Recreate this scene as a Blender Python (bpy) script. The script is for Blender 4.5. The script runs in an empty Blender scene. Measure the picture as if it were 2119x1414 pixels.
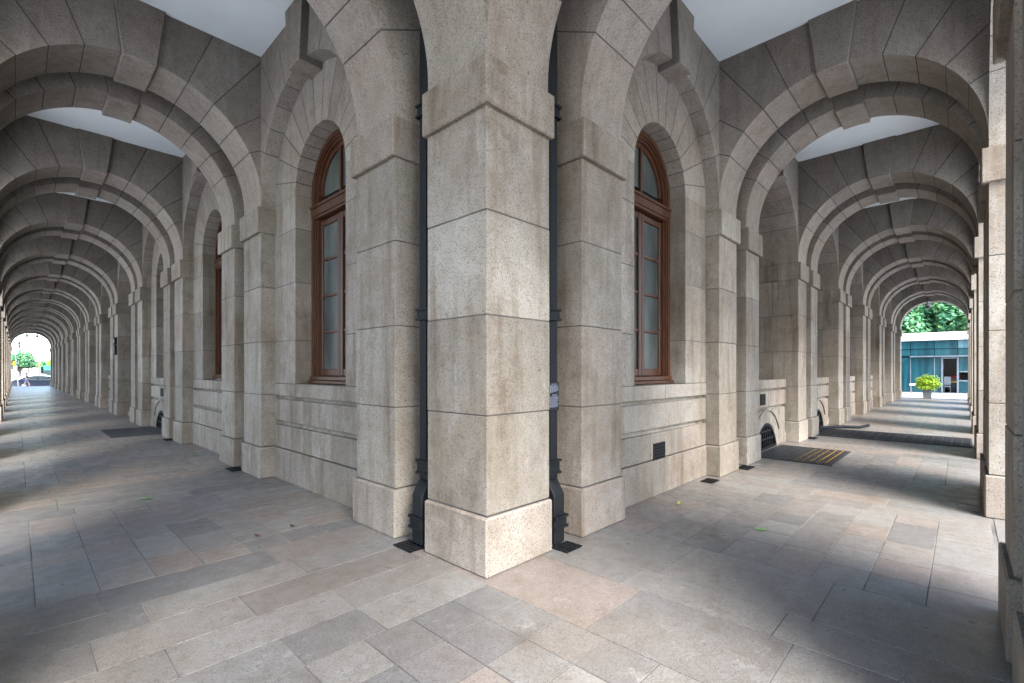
import bpy, bmesh, math, random
from mathutils import Vector, Matrix
R = math.radians
rnd = random.Random(7)
scene = bpy.context.scene
col = scene.collection

# ---------------------------------------------------------------- dimensions
X0, Y0 = 2.489, 2.643            # plinth corner of the corner pier
S = 4.78                         # bay spacing
KL, KR = 4.815 / S, 4.74 / S     # the two wings differ by a few centimetres
NL, NR = 14, 7                   # bays in each wing
ZC, ZW, ZT = 4.15, 4.10, 6.28    # arch centres, window springing, ceiling
RA = 1.435                       # arch radius
W0, W1 = 0.025, 0.23             # pier face, wall face
WC = -1.41                       # corridor axis (w)
A0, A1, B0, B1, N0 = 0.11, 0.86, 1.35, 2.04, S + 0.11
TW, RW = 3.42, 0.735             # window axis and half width

# ---------------------------------------------------------------- node helpers
def new_mat(name):
    m = bpy.data.materials.new(name); m.use_nodes = True
    nt = m.node_tree
    return m, nt, nt.nodes['Principled BSDF']

def nd(nt, t, **kw):
    n = nt.nodes.new(t)
    for k, v in kw.items():
        if k in n.inputs: n.inputs[k].default_value = v
        else: setattr(n, k, v)
    return n

def mathn(nt, op, a, b=None, clamp=False):
    n = nt.nodes.new('ShaderNodeMath'); n.operation = op; n.use_clamp = clamp
    for i, v in enumerate((a, b)):
        if v is None: continue
        if isinstance(v, (int, float)): n.inputs[i].default_value = v
        else: nt.links.new(v, n.inputs[i])
    return n.outputs[0]

def mixc(nt, f, a, b, mode='MIX'):
    n = nt.nodes.new('ShaderNodeMix'); n.data_type = 'RGBA'; n.blend_type = mode
    for s, v in ((n.inputs[0], f), (n.inputs[6], a), (n.inputs[7], b)):
        if isinstance(v, (int, float)): s.default_value = v
        elif isinstance(v, tuple): s.default_value = (*v, 1)
        else: nt.links.new(v, s)
    return n.outputs[2]

def ramp(nt, v, p0, p1, c0=0.0, c1=1.0):
    n = nt.nodes.new('ShaderNodeMapRange'); n.clamp = True
    nt.links.new(v, n.inputs[0])
    for i, x in zip((1, 2, 3, 4), (p0, p1, c0, c1)): n.inputs[i].default_value = x
    return n.outputs[0]

def pos_scaled(nt, sx, sy, sz):
    g = nd(nt, 'ShaderNodeNewGeometry')
    m = nt.nodes.new('ShaderNodeVectorMath'); m.operation = 'MULTIPLY'
    nt.links.new(g.outputs['Position'], m.inputs[0]); m.inputs[1].default_value = (sx, sy, sz)
    return m.outputs[0]

def noise(nt, vec, scale, detail=2, rough=0.5):
    n = nd(nt, 'ShaderNodeTexNoise'); n.inputs['Scale'].default_value = scale
    n.inputs['Detail'].default_value = detail; n.inputs['Roughness'].default_value = rough
    nt.links.new(vec, n.inputs['Vector'])
    return n.outputs[0]

def stone_random(nt):
    g = nd(nt, 'ShaderNodeNewGeometry'); o = nd(nt, 'ShaderNodeObjectInfo')
    a = mathn(nt, 'MULTIPLY', o.outputs['Random'], 7.31)
    return mathn(nt, 'FRACT', mathn(nt, 'ADD', g.outputs['Random Per Island'], a))

def granite(name, tones, rough=0.75, speck=0.5, stain=0.8, grain=120, rs=0.1, spec=0.35, pit=0.6, dens=0.11):
    """warm weathered granite: a tone per stone, crystal grain, dark specks, broad stains and vertical streaks"""
    m, nt, b = new_mat(name)
    p = pos_scaled(nt, 1, 1, 1)
    r1 = stone_random(nt)
    r2 = mathn(nt, 'FRACT', mathn(nt, 'MULTIPLY', r1, 13.7))
    c = mixc(nt, r1, tones[0], tones[1])
    c = mixc(nt, ramp(nt, r2, 0.50, 0.9, 0, 0.9), c, tones[2])
    big = noise(nt, p, 0.9, 4, 0.6)
    c = mixc(nt, ramp(nt, big, 0.38, 0.68, 0, stain), c, tones[3])
    st = noise(nt, pos_scaled(nt, 5.5, 5.5, 0.55), 1.0, 3, 0.6)
    c = mixc(nt, ramp(nt, st, 0.50, 0.75, 0, stain), c, tones[4], 'MULTIPLY')
    dk = noise(nt, pos_scaled(nt, 1.7, 1.7, 1.1), 1.0, 5, 0.7)
    c = mixc(nt, ramp(nt, dk, 0.56, 0.70, 0, stain * 0.75), c, (0.50, 0.43, 0.36), 'MULTIPLY')
    wl = noise(nt, pos_scaled(nt, 4.0, 4.0, 0.8), 1.3, 5, 0.72)
    c = mixc(nt, ramp(nt, wl, 0.58, 0.74, 0, 0.35), c, (0.44, 0.42, 0.385))
    mid = noise(nt, p, 7.0, 4, 0.65)
    c = mixc(nt, ramp(nt, mid, 0.35, 0.7, 0, 0.34), c, (0.62, 0.55, 0.45), 'MULTIPLY')
    v = nd(nt, 'ShaderNodeTexVoronoi'); v.inputs['Scale'].default_value = grain
    nt.links.new(p, v.inputs['Vector'])
    hsv = nd(nt, 'ShaderNodeSeparateColor'); nt.links.new(v.outputs['Color'], hsv.inputs[0])
    g = ramp(nt, hsv.outputs[0], 0, 1, 0.86, 1.14)
    gc = nd(nt, 'ShaderNodeCombineColor')
    for i in range(3): nt.links.new(g, gc.inputs[i])
    c = mixc(nt, 1.0, c, gc.outputs[0], 'MULTIPLY')
    sp = noise(nt, p, grain * 0.62, 3, 0.7)
    thick = noise(nt, p, 2.6, 3, 0.6)
    lim = ramp(nt, thick, 0.3, 0.7, 1.0 - dens * 0.55, 1.0 - dens * 1.5)
    dark = mathn(nt, 'GREATER_THAN', hsv.outputs[1], lim)
    c = mixc(nt, mathn(nt, 'MULTIPLY', dark, speck), c, (0.045, 0.042, 0.042))
    v2 = nd(nt, 'ShaderNodeTexVoronoi'); v2.inputs['Scale'].default_value = grain * 0.38
    nt.links.new(p, v2.inputs['Vector'])
    h2 = nd(nt, 'ShaderNodeSeparateColor'); nt.links.new(v2.outputs['Color'], h2.inputs[0])
    near = mathn(nt, 'LESS_THAN', v2.outputs['Distance'], 0.30)
    big2 = mathn(nt, 'MULTIPLY', near, mathn(nt, 'GREATER_THAN', h2.outputs[1], 1.0 - dens * 0.5))
    c = mixc(nt, mathn(nt, 'MULTIPLY', big2, speck * 0.9), c, (0.035, 0.032, 0.034))
    wn = noise(nt, p, 19, 2, 0.5)
    pits = ramp(nt, wn, 0.735, 0.76, 0, pit)
    c = mixc(nt, pits, c, (0.05, 0.042, 0.035))
    nt.links.new(c, b.inputs['Base Color'])
    nt.links.new(ramp(nt, mid, 0.3, 0.7, rough - rs, rough + rs), b.inputs['Roughness'])
    b.inputs['Specular IOR Level'].default_value = spec
    bp = nd(nt, 'ShaderNodeBump'); bp.inputs['Strength'].default_value = 0.35; bp.inputs['Distance'].default_value = 0.006
    nt.links.new(sp, bp.inputs['Height']); nt.links.new(bp.outputs[0], b.inputs['Normal'])
    return m

def plain(name, c, rough=0.6, metal=0.0, spec=0.5, var=0.18, scale=6.0, bump=0.0, coat=0.0):
    m, nt, b = new_mat(name)
    p = pos_scaled(nt, 1, 1, 1)
    n = noise(nt, p, scale, 4, 0.6)
    cc = mixc(nt, ramp(nt, n, 0.3, 0.7, 0, 1), tuple(x * (1 - var) for x in c), tuple(min(1, x * (1 + var)) for x in c))
    nt.links.new(cc, b.inputs['Base Color'])
    nt.links.new(ramp(nt, n, 0.3, 0.7, max(0.02, rough - 0.08), min(1, rough + 0.08)), b.inputs['Roughness'])
    b.inputs['Metallic'].default_value = metal
    b.inputs['Specular IOR Level'].default_value = spec
    b.inputs['Coat Weight'].default_value = coat
    if bump:
        bp = nd(nt, 'ShaderNodeBump'); bp.inputs['Strength'].default_value = bump; bp.inputs['Distance'].default_value = 0.004
        nt.links.new(noise(nt, p, scale * 14, 3), bp.inputs['Height']); nt.links.new(bp.outputs[0], b.inputs['Normal'])
    return m

def wood(name):
    m, nt, b = new_mat(name)
    n = noise(nt, pos_scaled(nt, 30, 30, 2.2), 1.6, 4, 0.65)
    c = mixc(nt, ramp(nt, n, 0.3, 0.7), (0.022, 0.0075, 0.0033), (0.100, 0.033, 0.011))
    nt.links.new(c, b.inputs['Base Color']); b.inputs['Roughness'].default_value = 0.42
    b.inputs['Coat Weight'].default_value = 0.12; b.inputs['Coat Roughness'].default_value = 0.2
    return m

def streaked(name, a, b_):
    m, nt, b = new_mat(name)
    n = noise(nt, pos_scaled(nt, 1.2, 2.6, 0.22), 1.0, 3, 0.6)  # vertical streaks in the colour stand in for reflections on the glass
    nt.links.new(mixc(nt, ramp(nt, n, 0.38, 0.62), a, b_), b.inputs['Base Color'])
    b.inputs['Roughness'].default_value = 0.16; b.inputs['Specular IOR Level'].default_value = 0.4
    return m

def leafmat(name, a, b_, c_):
    m, nt, b = new_mat(name)
    r = stone_random(nt)
    c = mixc(nt, r, a, b_)
    c = mixc(nt, ramp(nt, mathn(nt, 'FRACT', mathn(nt, 'MULTIPLY', r, 9.3)), 0.6, 1.0), c, c_)
    nt.links.new(c, b.inputs['Base Color']); b.inputs['Roughness'].default_value = 0.5
    tr = nd(nt, 'ShaderNodeBsdfTranslucent'); nt.links.new(c, tr.inputs[0])
    mx = nd(nt, 'ShaderNodeMixShader'); mx.inputs[0].default_value = 0.3
    nt.links.new(b.outputs[0], mx.inputs[1]); nt.links.new(tr.outputs[0], mx.inputs[2])
    nt.links.new(mx.outputs[0], nt.nodes['Material Output'].inputs[0])
    return m

def blindglass(name):
    m, nt, b = new_mat(name)
    w = nd(nt, 'ShaderNodeTexWave'); w.bands_direction = 'Z'; w.inputs['Scale'].default_value = 9.0
    w.inputs['Distortion'].default_value = 0.25
    nt.links.new(pos_scaled(nt, 1, 1, 1), w.inputs['Vector'])
    n = noise(nt, pos_scaled(nt, 2, 2, 0.7), 1.2, 3)
    c = mixc(nt, w.outputs['Fac'], (0.078, 0.093, 0.081), (0.097, 0.112, 0.098))
    c = mixc(nt, ramp(nt, n, 0.35, 0.6, 0, 0.9), c, (0.02, 0.026, 0.024))
    nt.links.new(c, b.inputs['Base Color']); b.inputs['Roughness'].default_value = 0.5
    b.inputs['Coat Weight'].default_value = 0.9; b.inputs['Coat Roughness'].default_value = 0.03
    return m

WALL_T = ((0.345, 0.308, 0.256), (0.222, 0.195, 0.159), (0.298, 0.248, 0.205), (0.180, 0.143, 0.102), (0.54, 0.46, 0.375))
M = {}
M['stone'] = granite('weathered_granite', WALL_T)
M['soffit'] = granite('clean_granite', ((0.352, 0.316, 0.268), (0.250, 0.222, 0.184), (0.305, 0.255, 0.216), (0.215, 0.174, 0.128), (0.60, 0.53, 0.45)), stain=0.5)
M['spandrel'] = M['soffit']
M['slab'] = granite('paving_granite', ((0.232, 0.218, 0.198), (0.142, 0.139, 0.135), (0.230, 0.190, 0.165), (0.165, 0.134, 0.104), (0.66, 0.60, 0.53)), rough=0.38, pit=0.0, dens=0.16, speck=0.42, stain=0.45, grain=150, rs=0.13, spec=0.5)
M['mortar'] = plain('mortar', (0.072, 0.064, 0.056), 0.95, var=0.65, scale=0.8)
M['bed'] = plain('paving_joint', (0.15, 0.14, 0.125), 0.95, var=0.9, scale=0.7)
M['ceiling'] = plain('ceiling_paint', (0.80, 0.835, 0.83), 0.9, var=0.06, scale=0.8)
M['plaza'] = plain('plaza_stone', (0.58, 0.585, 0.59), 0.8, var=0.1, scale=1.5)
M['asphalt'] = plain('asphalt', (0.06, 0.06, 0.062), 0.9, var=0.2)
M['iron'] = plain('black_iron_paint', (0.006, 0.007, 0.008), 0.6, var=0.45, scale=9, bump=0.3, spec=0.22)
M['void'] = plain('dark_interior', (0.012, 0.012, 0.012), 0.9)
M['wood'] = wood('varnished_wood')
M['pane'] = blindglass('glazing_over_blind')
M['plate'] = plain('black_sign_plate', (0.012, 0.012, 0.014), 0.6, spec=0.2)
M['grate'] = plain('dull_iron_grating', (0.030, 0.031, 0.034), 0.5, var=0.4, scale=7, spec=0.4)
M['grate_pale'] = plain('pale_grating_strip', (0.055, 0.057, 0.061), 0.5, var=0.35, scale=7)
M['forecourt'] = plain('forecourt_paving', (0.36, 0.355, 0.345), 0.8, var=0.12, scale=1.5)
M['letter'] = plain('pale_lettering', (0.16, 0.18, 0.22), 0.7)
M['steel'] = plain('galvanised_steel', (0.33, 0.35, 0.37), 0.4, 0.7)
M['yellow'] = plain('yellow_paint', (0.75, 0.42, 0.02), 0.5)
M['amber'] = plain('amber_glint_tint', (0.26, 0.14, 0.03), 0.6, var=0.5, scale=9)  # colour stands in for orange light glinting under the grating
M['orange'] = plain('orange_panel', (0.80, 0.30, 0.02), 0.5)
M['red'] = plain('red_paint', (0.65, 0.02, 0.03), 0.45)
M['white'] = plain('white_paint', (0.8, 0.8, 0.8), 0.5, var=0.04)
M['carblack'] = plain('black_car_paint', (0.012, 0.014, 0.022), 0.12, coat=1.0, var=0.05)
M['carwhite'] = plain('white_car_paint', (0.75, 0.76, 0.78), 0.15, coat=1.0, var=0.03)
M['busteal'] = plain('teal_bus_paint', (0.05, 0.30, 0.30), 0.25, var=0.08)
M['carglass'] = plain('car_glass', (0.05, 0.065, 0.06), 0.05, spec=0.8)
M['tyre'] = plain('tyre_rubber', (0.02, 0.02, 0.02), 0.8)
M['rim'] = plain('alloy_rim', (0.6, 0.6, 0.62), 0.3, 0.8)
M['lamp_red'] = plain('red_lens', (0.5, 0.01, 0.01), 0.2)
M['bark'] = plain('bark', (0.13, 0.10, 0.075), 0.9, var=0.35, scale=10)
M['leaf'] = leafmat('tree_leaves', (0.07, 0.24, 0.12), (0.14, 0.36, 0.17), (0.27, 0.48, 0.16))
M['leaf2'] = leafmat('bright_leaves', (0.30, 0.50, 0.03), (0.50, 0.62, 0.05), (0.16, 0.36, 0.02))
M['leaf3'] = leafmat('dark_leaves', (0.04, 0.135, 0.055), (0.08, 0.21, 0.075), (0.15, 0.28, 0.07))
M['teal'] = streaked('teal_glass', (0.005, 0.034, 0.045), (0.013, 0.068, 0.082))
M['teal_pale'] = streaked('pale_frosted_glass', (0.04, 0.095, 0.115), (0.10, 0.17, 0.20))
M['tealdark'] = plain('dark_teal_glass', (0.008, 0.045, 0.06), 0.2, spec=0.3, var=0.1)
M['fascia'] = plain('pale_stone_fascia', (0.76, 0.72, 0.69), 0.8, var=0.05)
M['mullion'] = plain('grey_metal_frame', (0.14, 0.17, 0.19), 0.4, 0.3)
M['pot'] = plain('slate_planter', (0.115, 0.125, 0.135), 0.6)
M['skin'] = plain('skin', (0.52, 0.33, 0.25), 0.5, var=0.05)
M['hair'] = plain('brown_hair', (0.10, 0.055, 0.03), 0.6)
M['shirt'] = plain('purple_grey_top', (0.10, 0.075, 0.13), 0.8)
M['shorts'] = plain('blue_shorts', (0.06, 0.20, 0.50), 0.8)
M['leaf_green'] = plain('fallen_green_leaf', (0.10, 0.26, 0.04), 0.5)
M['leaf_yellow'] = plain('fallen_yellow_leaf', (0.32, 0.34, 0.07), 0.5)
M['leaf_brown'] = plain('dry_brown_leaf', (0.10, 0.045, 0.025), 0.7)
M['camwhite'] = plain('white_plastic', (0.7, 0.7, 0.7), 0.4, var=0.03)
M['dome'] = plain('smoked_dome', (0.02, 0.02, 0.02), 0.08)
M['upper'] = granite('facade_granite', WALL_T)

# ---------------------------------------------------------------- mesh helpers
def tag(o, label=None, cat=None, group=None, kind=None):
    if label: o['label'] = label
    if cat: o['category'] = cat
    if group: o['group'] = group
    if kind: o['kind'] = kind
    return o

def empty(name, loc=(0, 0, 0), parent=None):
    o = bpy.data.objects.new(name, None); col.objects.link(o); o.location = loc; o.empty_display_size = 0.2
    if parent: o.parent = parent
    return o

def link(name, me, parent=None, mat=None, loc=None):
    o = bpy.data.objects.new(name, me); col.objects.link(o)
    if parent: o.parent = parent
    if mat is not None: o.matrix_basis = mat
    if loc is not None: o.location = loc
    return o

class MB:
    """collects solids into one mesh"""
    def __init__(s): s.bm = bmesh.new(); s.mats = []
    def mi(s, m):
        if m not in s.mats: s.mats.append(m)
        return s.mats.index(m)
    def solid(s, faces_pts, m):
        pass
    def prism(s, poly, f, d0, d1, m='stone'):
        """poly (u,v) list extruded between depths d0 and d1; f(u,v,d)->xyz"""
        i = s.mi(m)
        a = [s.bm.verts.new(f(u, v, d0)) for u, v in poly]
        b = [s.bm.verts.new(f(u, v, d1)) for u, v in poly]
        fs = [s.bm.faces.new(a), s.bm.faces.new(b[::-1])]
        n = len(poly)
        for k in range(n):
            fs.append(s.bm.faces.new((a[k], b[k], b[(k + 1) % n], a[(k + 1) % n])))
        for q in fs: q.material_index = i
        return fs
    def box(s, x0, x1, y0, y1, z0, z1, m='stone'):
        return s.prism([(x0, y0), (x1, y0), (x1, y1), (x0, y1)], lambda u, v, d: (u, v, d), z0, z1, m)
    def hexa(s, P, m):
        i = s.mi(m); v = [s.bm.verts.new(p) for p in P]
        for q in ((0, 3, 2, 1), (4, 5, 6, 7), (0, 1, 5, 4), (1, 2, 6, 5), (2, 3, 7, 6), (3, 0, 4, 7)):
            s.bm.faces.new([v[k] for k in q]).material_index = i
    def cyl(s, p0, p1, r0, r1, m, n=12, cap=True):
        i = s.mi(m); p0 = Vector(p0); p1 = Vector(p1); d = (p1 - p0).normalized()
        u = d.orthogonal().normalized(); w = d.cross(u)
        ra = [s.bm.verts.new(p0 + r0 * (u * math.cos(2 * math.pi * k / n) + w * math.sin(2 * math.pi * k / n))) for k in range(n)]
        rb = [s.bm.verts.new(p1 + r1 * (u * math.cos(2 * math.pi * k / n) + w * math.sin(2 * math.pi * k / n))) for k in range(n)]
        for k in range(n):
            s.bm.faces.new((ra[k], ra[(k + 1) % n], rb[(k + 1) % n], rb[k])).material_index = i
        if cap:
            s.bm.faces.new(ra[::-1]).material_index = i; s.bm.faces.new(rb).material_index = i
    def tube(s, pts, rad, m, n=8):
        for k in range(len(pts) - 1):
            r0 = rad[k] if isinstance(rad, (list, tuple)) else rad
            r1 = rad[k + 1] if isinstance(rad, (list, tuple)) else rad
            s.cyl(pts[k], pts[k + 1], r0, r1, m, n)
    def ball(s, c, rx, ry, rz, m, seg=12, rings=8):
        i = s.mi(m)
        r = bmesh.ops.create_uvsphere(s.bm, u_segments=seg, v_segments=rings, radius=1.0)
        for v in r['verts']: v.co = Vector((c[0] + v.co.x * rx, c[1] + v.co.y * ry, c[2] + v.co.z * rz))
        for v in r['verts']:
            for q in v.link_faces: q.material_index = i; q.smooth = True
    def bevel(s, off=0.006, skip=()):
        sk = [s.mats.index(k) for k in skip if k in s.mats]
        s.bm.normal_update()
        bmesh.ops.recalc_face_normals(s.bm, faces=s.bm.faces[:])
        ed = []
        for e in s.bm.edges:
            if len(e.link_faces) == 2 and e.calc_face_angle(0) > R(24) and e.link_faces[0].material_index not in sk:
                ed.append(e)
        bmesh.ops.bevel(s.bm, geom=ed, offset=off, segments=1, affect='EDGES', clamp_overlap=True, profile=0.5)
    def mesh(s, name, smooth=35):
        bmesh.ops.recalc_face_normals(s.bm, faces=s.bm.faces[:])
        me = bpy.data.meshes.new(name); s.bm.to_mesh(me); s.bm.free()
        for m in s.mats: me.materials.append(M[m])
        if smooth:
            me.polygons.foreach_set('use_smooth', [True] * len(me.polygons))
            me.set_sharp_from_angle(angle=R(smooth))
        me.update()
        return me
    def obj(s, name, parent=None, mat=None, loc=None, smooth=35):
        return link(name, s.mesh(name, smooth), parent, mat, loc)

XYZ = lambda u, v, d: (u, v, d)
LAT_W = lambda u, v, d: (u, d, v)      # lateral = w(x), depth = t(y)
LAT_T = lambda u, v, d: (d, u, v)      # lateral = t(y), depth = w(x)
G = 0.009                              # masonry joint

def voussoir(cx, cz, r, a0, a1, hw, top, gap=0.012, n=4, low=None, hwl=None, rect=True, rout=None):
    """wedge between two angles (deg), from the intrados out to the rectangle |u|<=hw, v<=top (or circle rout)"""
    def edge(a, rho, sgn):
        d = math.degrees(math.asin(min(0.9, gap / 2 / rho))) * sgn
        return a + d
    def hit(a):
        c, s_ = math.cos(R(a)), math.sin(R(a))
        if rout: return rout
        h_ = hw if c > 0 else (hwl or hw)
        t = 1e9
        if abs(c) > 1e-6: t = min(t, h_ / abs(c))
        if s_ > 1e-6: t = min(t, top / s_)
        return t
    P = []
    b0, b1 = (a0, a1)
    i0, i1 = edge(b0, r, 1) if b0 > 0.01 else b0, edge(b1, r, -1) if b1 < 179.99 else b1
    for k in range(n + 1):
        a = i0 + (i1 - i0) * k / n
        P.append((r * math.cos(R(a)), r * math.sin(R(a))))
    if b1 >= 179.99 and low: P.append((-r, low))
    if b1 >= 179.99 and low and not rout: P.append((-(hwl or hw), low))
    o1 = edge(b1, hit(b1), -1) if b1 < 179.99 else b1
    o0 = edge(b0, hit(b0), 1) if b0 > 0.01 else b0
    h1 = hit(o1); Q = [(h1 * math.cos(R(o1)), h1 * math.sin(R(o1)))]
    if rout:
        for k in range(1, n):
            a = o1 + (o0 - o1) * k / n; Q.append((rout * math.cos(R(a)), rout * math.sin(R(a))))
    else:
        cr, cl = math.degrees(math.atan2(top, hw)), 180 - math.degrees(math.atan2(top, hwl or hw))
        if o0 < cl < o1: Q.append((-(hwl or hw), top))
        if o0 < cr < o1: Q.append((hw, top))
    h0 = hit(o0); Q.append((h0 * math.cos(R(o0)), h0 * math.sin(R(o0))))
    if b0 <= 0.01 and low:
        if not rout: Q.append((hw, low))
        Q.append((r, low))
    P += Q
    out = []
    for p in P:
        q = (cx + p[0], cz + p[1])
        if not out or math.hypot(q[0] - out[-1][0], q[1] - out[-1][1]) > 1e-4: out.append(q)
    if math.hypot(out[0][0] - out[-1][0], out[0][1] - out[-1][1]) < 1e-4: out.pop()
    return out

ANG = [0, 27, 41, 55, 69, 83, 97, 111, 125, 139, 153, 180]

def arch_meshes(cx, r, hw, top, d0, d1, f, mface, key_face, key_drop, ang=ANG, low=-0.11, name='arch', groove=None):
    mb = MB(); kb = MB()
    for a0, a1 in zip(ang[:-1], ang[1:]):
        if a0 < 90 < a1: continue
        n = max(4, int((a1 - a0) / 3.2))
        mb.prism(voussoir(cx, ZC, r, a0, a1, hw, top, n=n, low=low), f, d0, d1, mface)
        if groove:                       # rusticated outer half: wide open joints
            pass
    mb.bevel(0.003)
    for a0, a1 in zip(ang[:-1], ang[1:]):
        n = max(4, int((a1 - a0) / 3.2))
        if hw > r + 0.05: mb.prism(voussoir(cx, ZC, r + 0.004, a0, a1, hw - 0.004, top, gap=0, n=n, low=low), f, d0 + 0.004, d1 - 0.005, 'mortar')
        else: mb.prism(voussoir(cx, ZC, r + 0.004, max(a0, 6), min(a1, 174), hw, top, gap=0, n=n, low=None), f, d0 + 0.004, d1 - 0.005, 'mortar')
    a0, a1 = 83, 97
    kb.prism(voussoir(cx, ZC, r - key_drop, a0, a1, hw, top - 0.004, gap=-0.006, n=4), f, d0 - key_face[0], d1 + key_face[1], mface)
    kb.bevel(0.008)
    return mb.mesh(name), kb.mesh('keystone')

def courses(mb, x0, x1, y0, y1, zs, mat='stone', core=0.004, coreto=None):
    jr = random.Random(int(1000 * (abs(x1) + abs(y1) + y0 * 3 + 7)))
    for z0, z1 in zip(zs[:-1], zs[1:]):
        q = [jr.uniform(-0.003, 0.002) for _ in range(4)]
        mb.box(x0 + q[0], x1 - q[1], y0 + q[2], y1 - q[3], z0 + (G / 2 if z0 > 0.01 else 0), z1 - G / 2 + jr.uniform(-.001, .001), mat)

ZS = [0.47, 1.25, 2.04, 2.86, 3.67]

def pier_meshes(L, w1, e0=0.03, e1=0.03, square=False, proj=True):
    """shaft, plinth and cap of a pier, local (w, t, z)"""
    y1 = L
    sh = MB(); courses(sh, W0, w1, 0, y1, ZS, 'stone'); sh.bevel(0.004)
    sh.box(W0 + 0.006, w1 - 0.006, 0.006, y1 - 0.006, 0.1, 4.0, 'mortar')
    pl = MB()
    pl.prism([(W0 - 0.032, -e0), (w1 + (e0 if square else -0.001), -e0), (w1 + (e0 if square else -0.001), y1 + e1), (W0 - 0.032, y1 + e1)], XYZ, 0.0, 0.462, 'stone'); pl.bevel(0.012)
    cp = MB()
    x1 = w1 + (0.04 if square else -0.001)
    def ring(d, z): return [(W0 - 0.058 + d, -0.035 + d, z), (x1 - (d if square else 0), -0.035 + d, z), (x1 - (d if square else 0), y1 + 0.035 - d, z), (W0 - 0.058 + d, y1 + 0.035 - d, z)]
    cp.hexa(ring(0.0, 3.66) + ring(0.0, 4.04), 'stone')
    cp.bevel(0.01)
    return sh.mesh('pier'), pl.mesh('plinth'), cp.mesh('cap')

# ---------------------------------------------------------------- side frames
SWAP = Matrix(((0, 1, 0, 0), (1, 0, 0, 0), (0, 0, 1, 0), (0, 0, 0, 1)))
FL = Matrix.Translation((X0, Y0, 0)) @ Matrix.Diagonal((1, KL, 1, 1))
FR = Matrix.Translation((X0, Y0, 0)) @ SWAP @ Matrix.Diagonal((1, KR, 1, 1))
OUT = Matrix.Translation((2 * WC, 0, 0)) @ Matrix.Diagonal((-1, 1, 1, 1))   # inner wall -> outer arcade
def Tt(t, w=0, ky=1.0): return Matrix.Translation((w, t, 0)) @ Matrix.Diagonal((1, ky, 1, 1))
SIDES = (('L', FL, NL), ('R', FR, NR))

bld = empty('arcade_building', (X0, Y0, 0))
tag(bld, 'two-winged granite arcade building meeting at a corner pier, with round arches and white ceilings', 'building')
INV = Matrix.Translation((-X0, -Y0, 0))
def part(name, me, Mx, parent=None):
    return link(name, me, parent or bld, (INV @ Mx) if parent is None else Mx)

# ---------------------------------------------------------------- meshes of the arcade
pA = pier_meshes(A1 - A0, 0.43)
pB = pier_meshes(B1 - B0, 0.43)
pAo = pier_meshes(A1 - A0, 0.82)
pBo = pier_meshes(B1 - B0, 0.82)
taM, taK = arch_meshes(WC, RA, RA + 0.40, ZT + 0.01 - ZC, 0, A1 - A0, LAT_W, 'soffit', (0.05, 0.0), 0.05, name='transverse_arch')
tbM, tbK = arch_meshes(WC, RA, RA + 0.40, ZT + 0.01 - ZC, 0, B1 - B0, LAT_W, 'soffit', (0.0, 0.05), 0.05, name='transverse_arch')
TC = (B1 + N0) / 2; HB = (N0 - B1) / 2
waM, waK = arch_meshes(TC, HB, HB + 0.001, ZT + 0.01 - ZC, W0 + 0.001, W1 + 0.002, LAT_T, 'soffit', (0.10, 0.0), 0.085, low=None, name='wall_arch')
wdM, wdK = arch_meshes(TC, HB, HB + 0.001, ZT + 0.01 - ZC, W0 + 0.001, 1.24, LAT_T, 'soffit', (0.10, -0.8), 0.085, low=None, name='wall_arch')

def outer_arch_mesh():
    mb = MB(); kb = MB()
    for a0, a1 in zip(ANG[:-1], ANG[1:]):
        n = max(4, int((a1 - a0) / 3.2))
        if not (a0 < 90 < a1):
            mb.prism(voussoir(TC, ZC, HB, a0, a1, HB + 0.001, ZT + 0.01 - ZC, n=n), LAT_T, W0 + 0.001, 0.30, 'soffit')
            mb.prism(voussoir(TC, ZC, HB, a0, a1, HB + 0.001, ZT + 0.01 - ZC, n=n, gap=0.055), LAT_T, 0.304, 0.86, 'soffit')
    mb.bevel(0.008)
    for a0, a1 in zip(ANG[:-1], ANG[1:]):
        n = max(4, int((a1 - a0) / 3.2))
        mb.prism(voussoir(TC, ZC, HB + 0.005, max(a0, 6), min(a1, 174), HB, ZT + 0.01 - ZC, gap=0, n=n), LAT_T, W0 + 0.005, 0.302, 'mortar')
        mb.prism(voussoir(TC, ZC, HB + 0.045, max(a0, 15), min(a1, 165), HB, ZT + 0.01 - ZC, gap=0, n=n), LAT_T, 0.303, 0.83, 'mortar')
    kb.prism(voussoir(TC, ZC, HB - 0.085, 83, 97, HB, ZT + 0.004 - ZC, gap=-0.006, n=4), LAT_T, W0 - 0.1, 0.93, 'soffit'); kb.bevel(0.008)
    return mb.mesh('outer_arch'), kb.mesh('keystone')
oaM, oaK = outer_arch_mesh()

def back_mesh(L, depth, caps):
    """wall mass behind a pair of piers, coursed on its returns"""
    mb = MB(); r2 = random.Random(3)
    zs = [0, 0.47, 1.25, 2.04, 2.86, 3.67, 4.04, 4.9, 5.6, ZT]
    ws = [0.425, 0.56, 0.92, depth] if depth > 0.8 else [0.425, depth]
    for i, (z0, z1) in enumerate(zip(zs[:-1], zs[1:])):
        w_ = list(ws)
        if len(w_) > 2 and i % 2: w_ = [ws[0], 0.72, depth]
        e = 0.035 if (caps and z0 == 3.67) else (0.03 if (caps and z0 == 0) else 0.0)
        for a, b in zip(w_[:-1], w_[1:]):
            mb.box(a + (G / 2 if a > 0.45 else 0), b - G / 2, -e, L + e, z0 + G / 2, z1 - G / 2, 'stone')
    mb.bevel(0.006)
    mb.box(0.432, depth - 0.01, 0.005, L - 0.005, 0, ZT, 'mortar')
    return mb.mesh('recess_wall')
bkS = back_mesh(B1 - A0, 0.60, False)
bkD = back_mesh(B1 - A0, 1.26, True)

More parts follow.
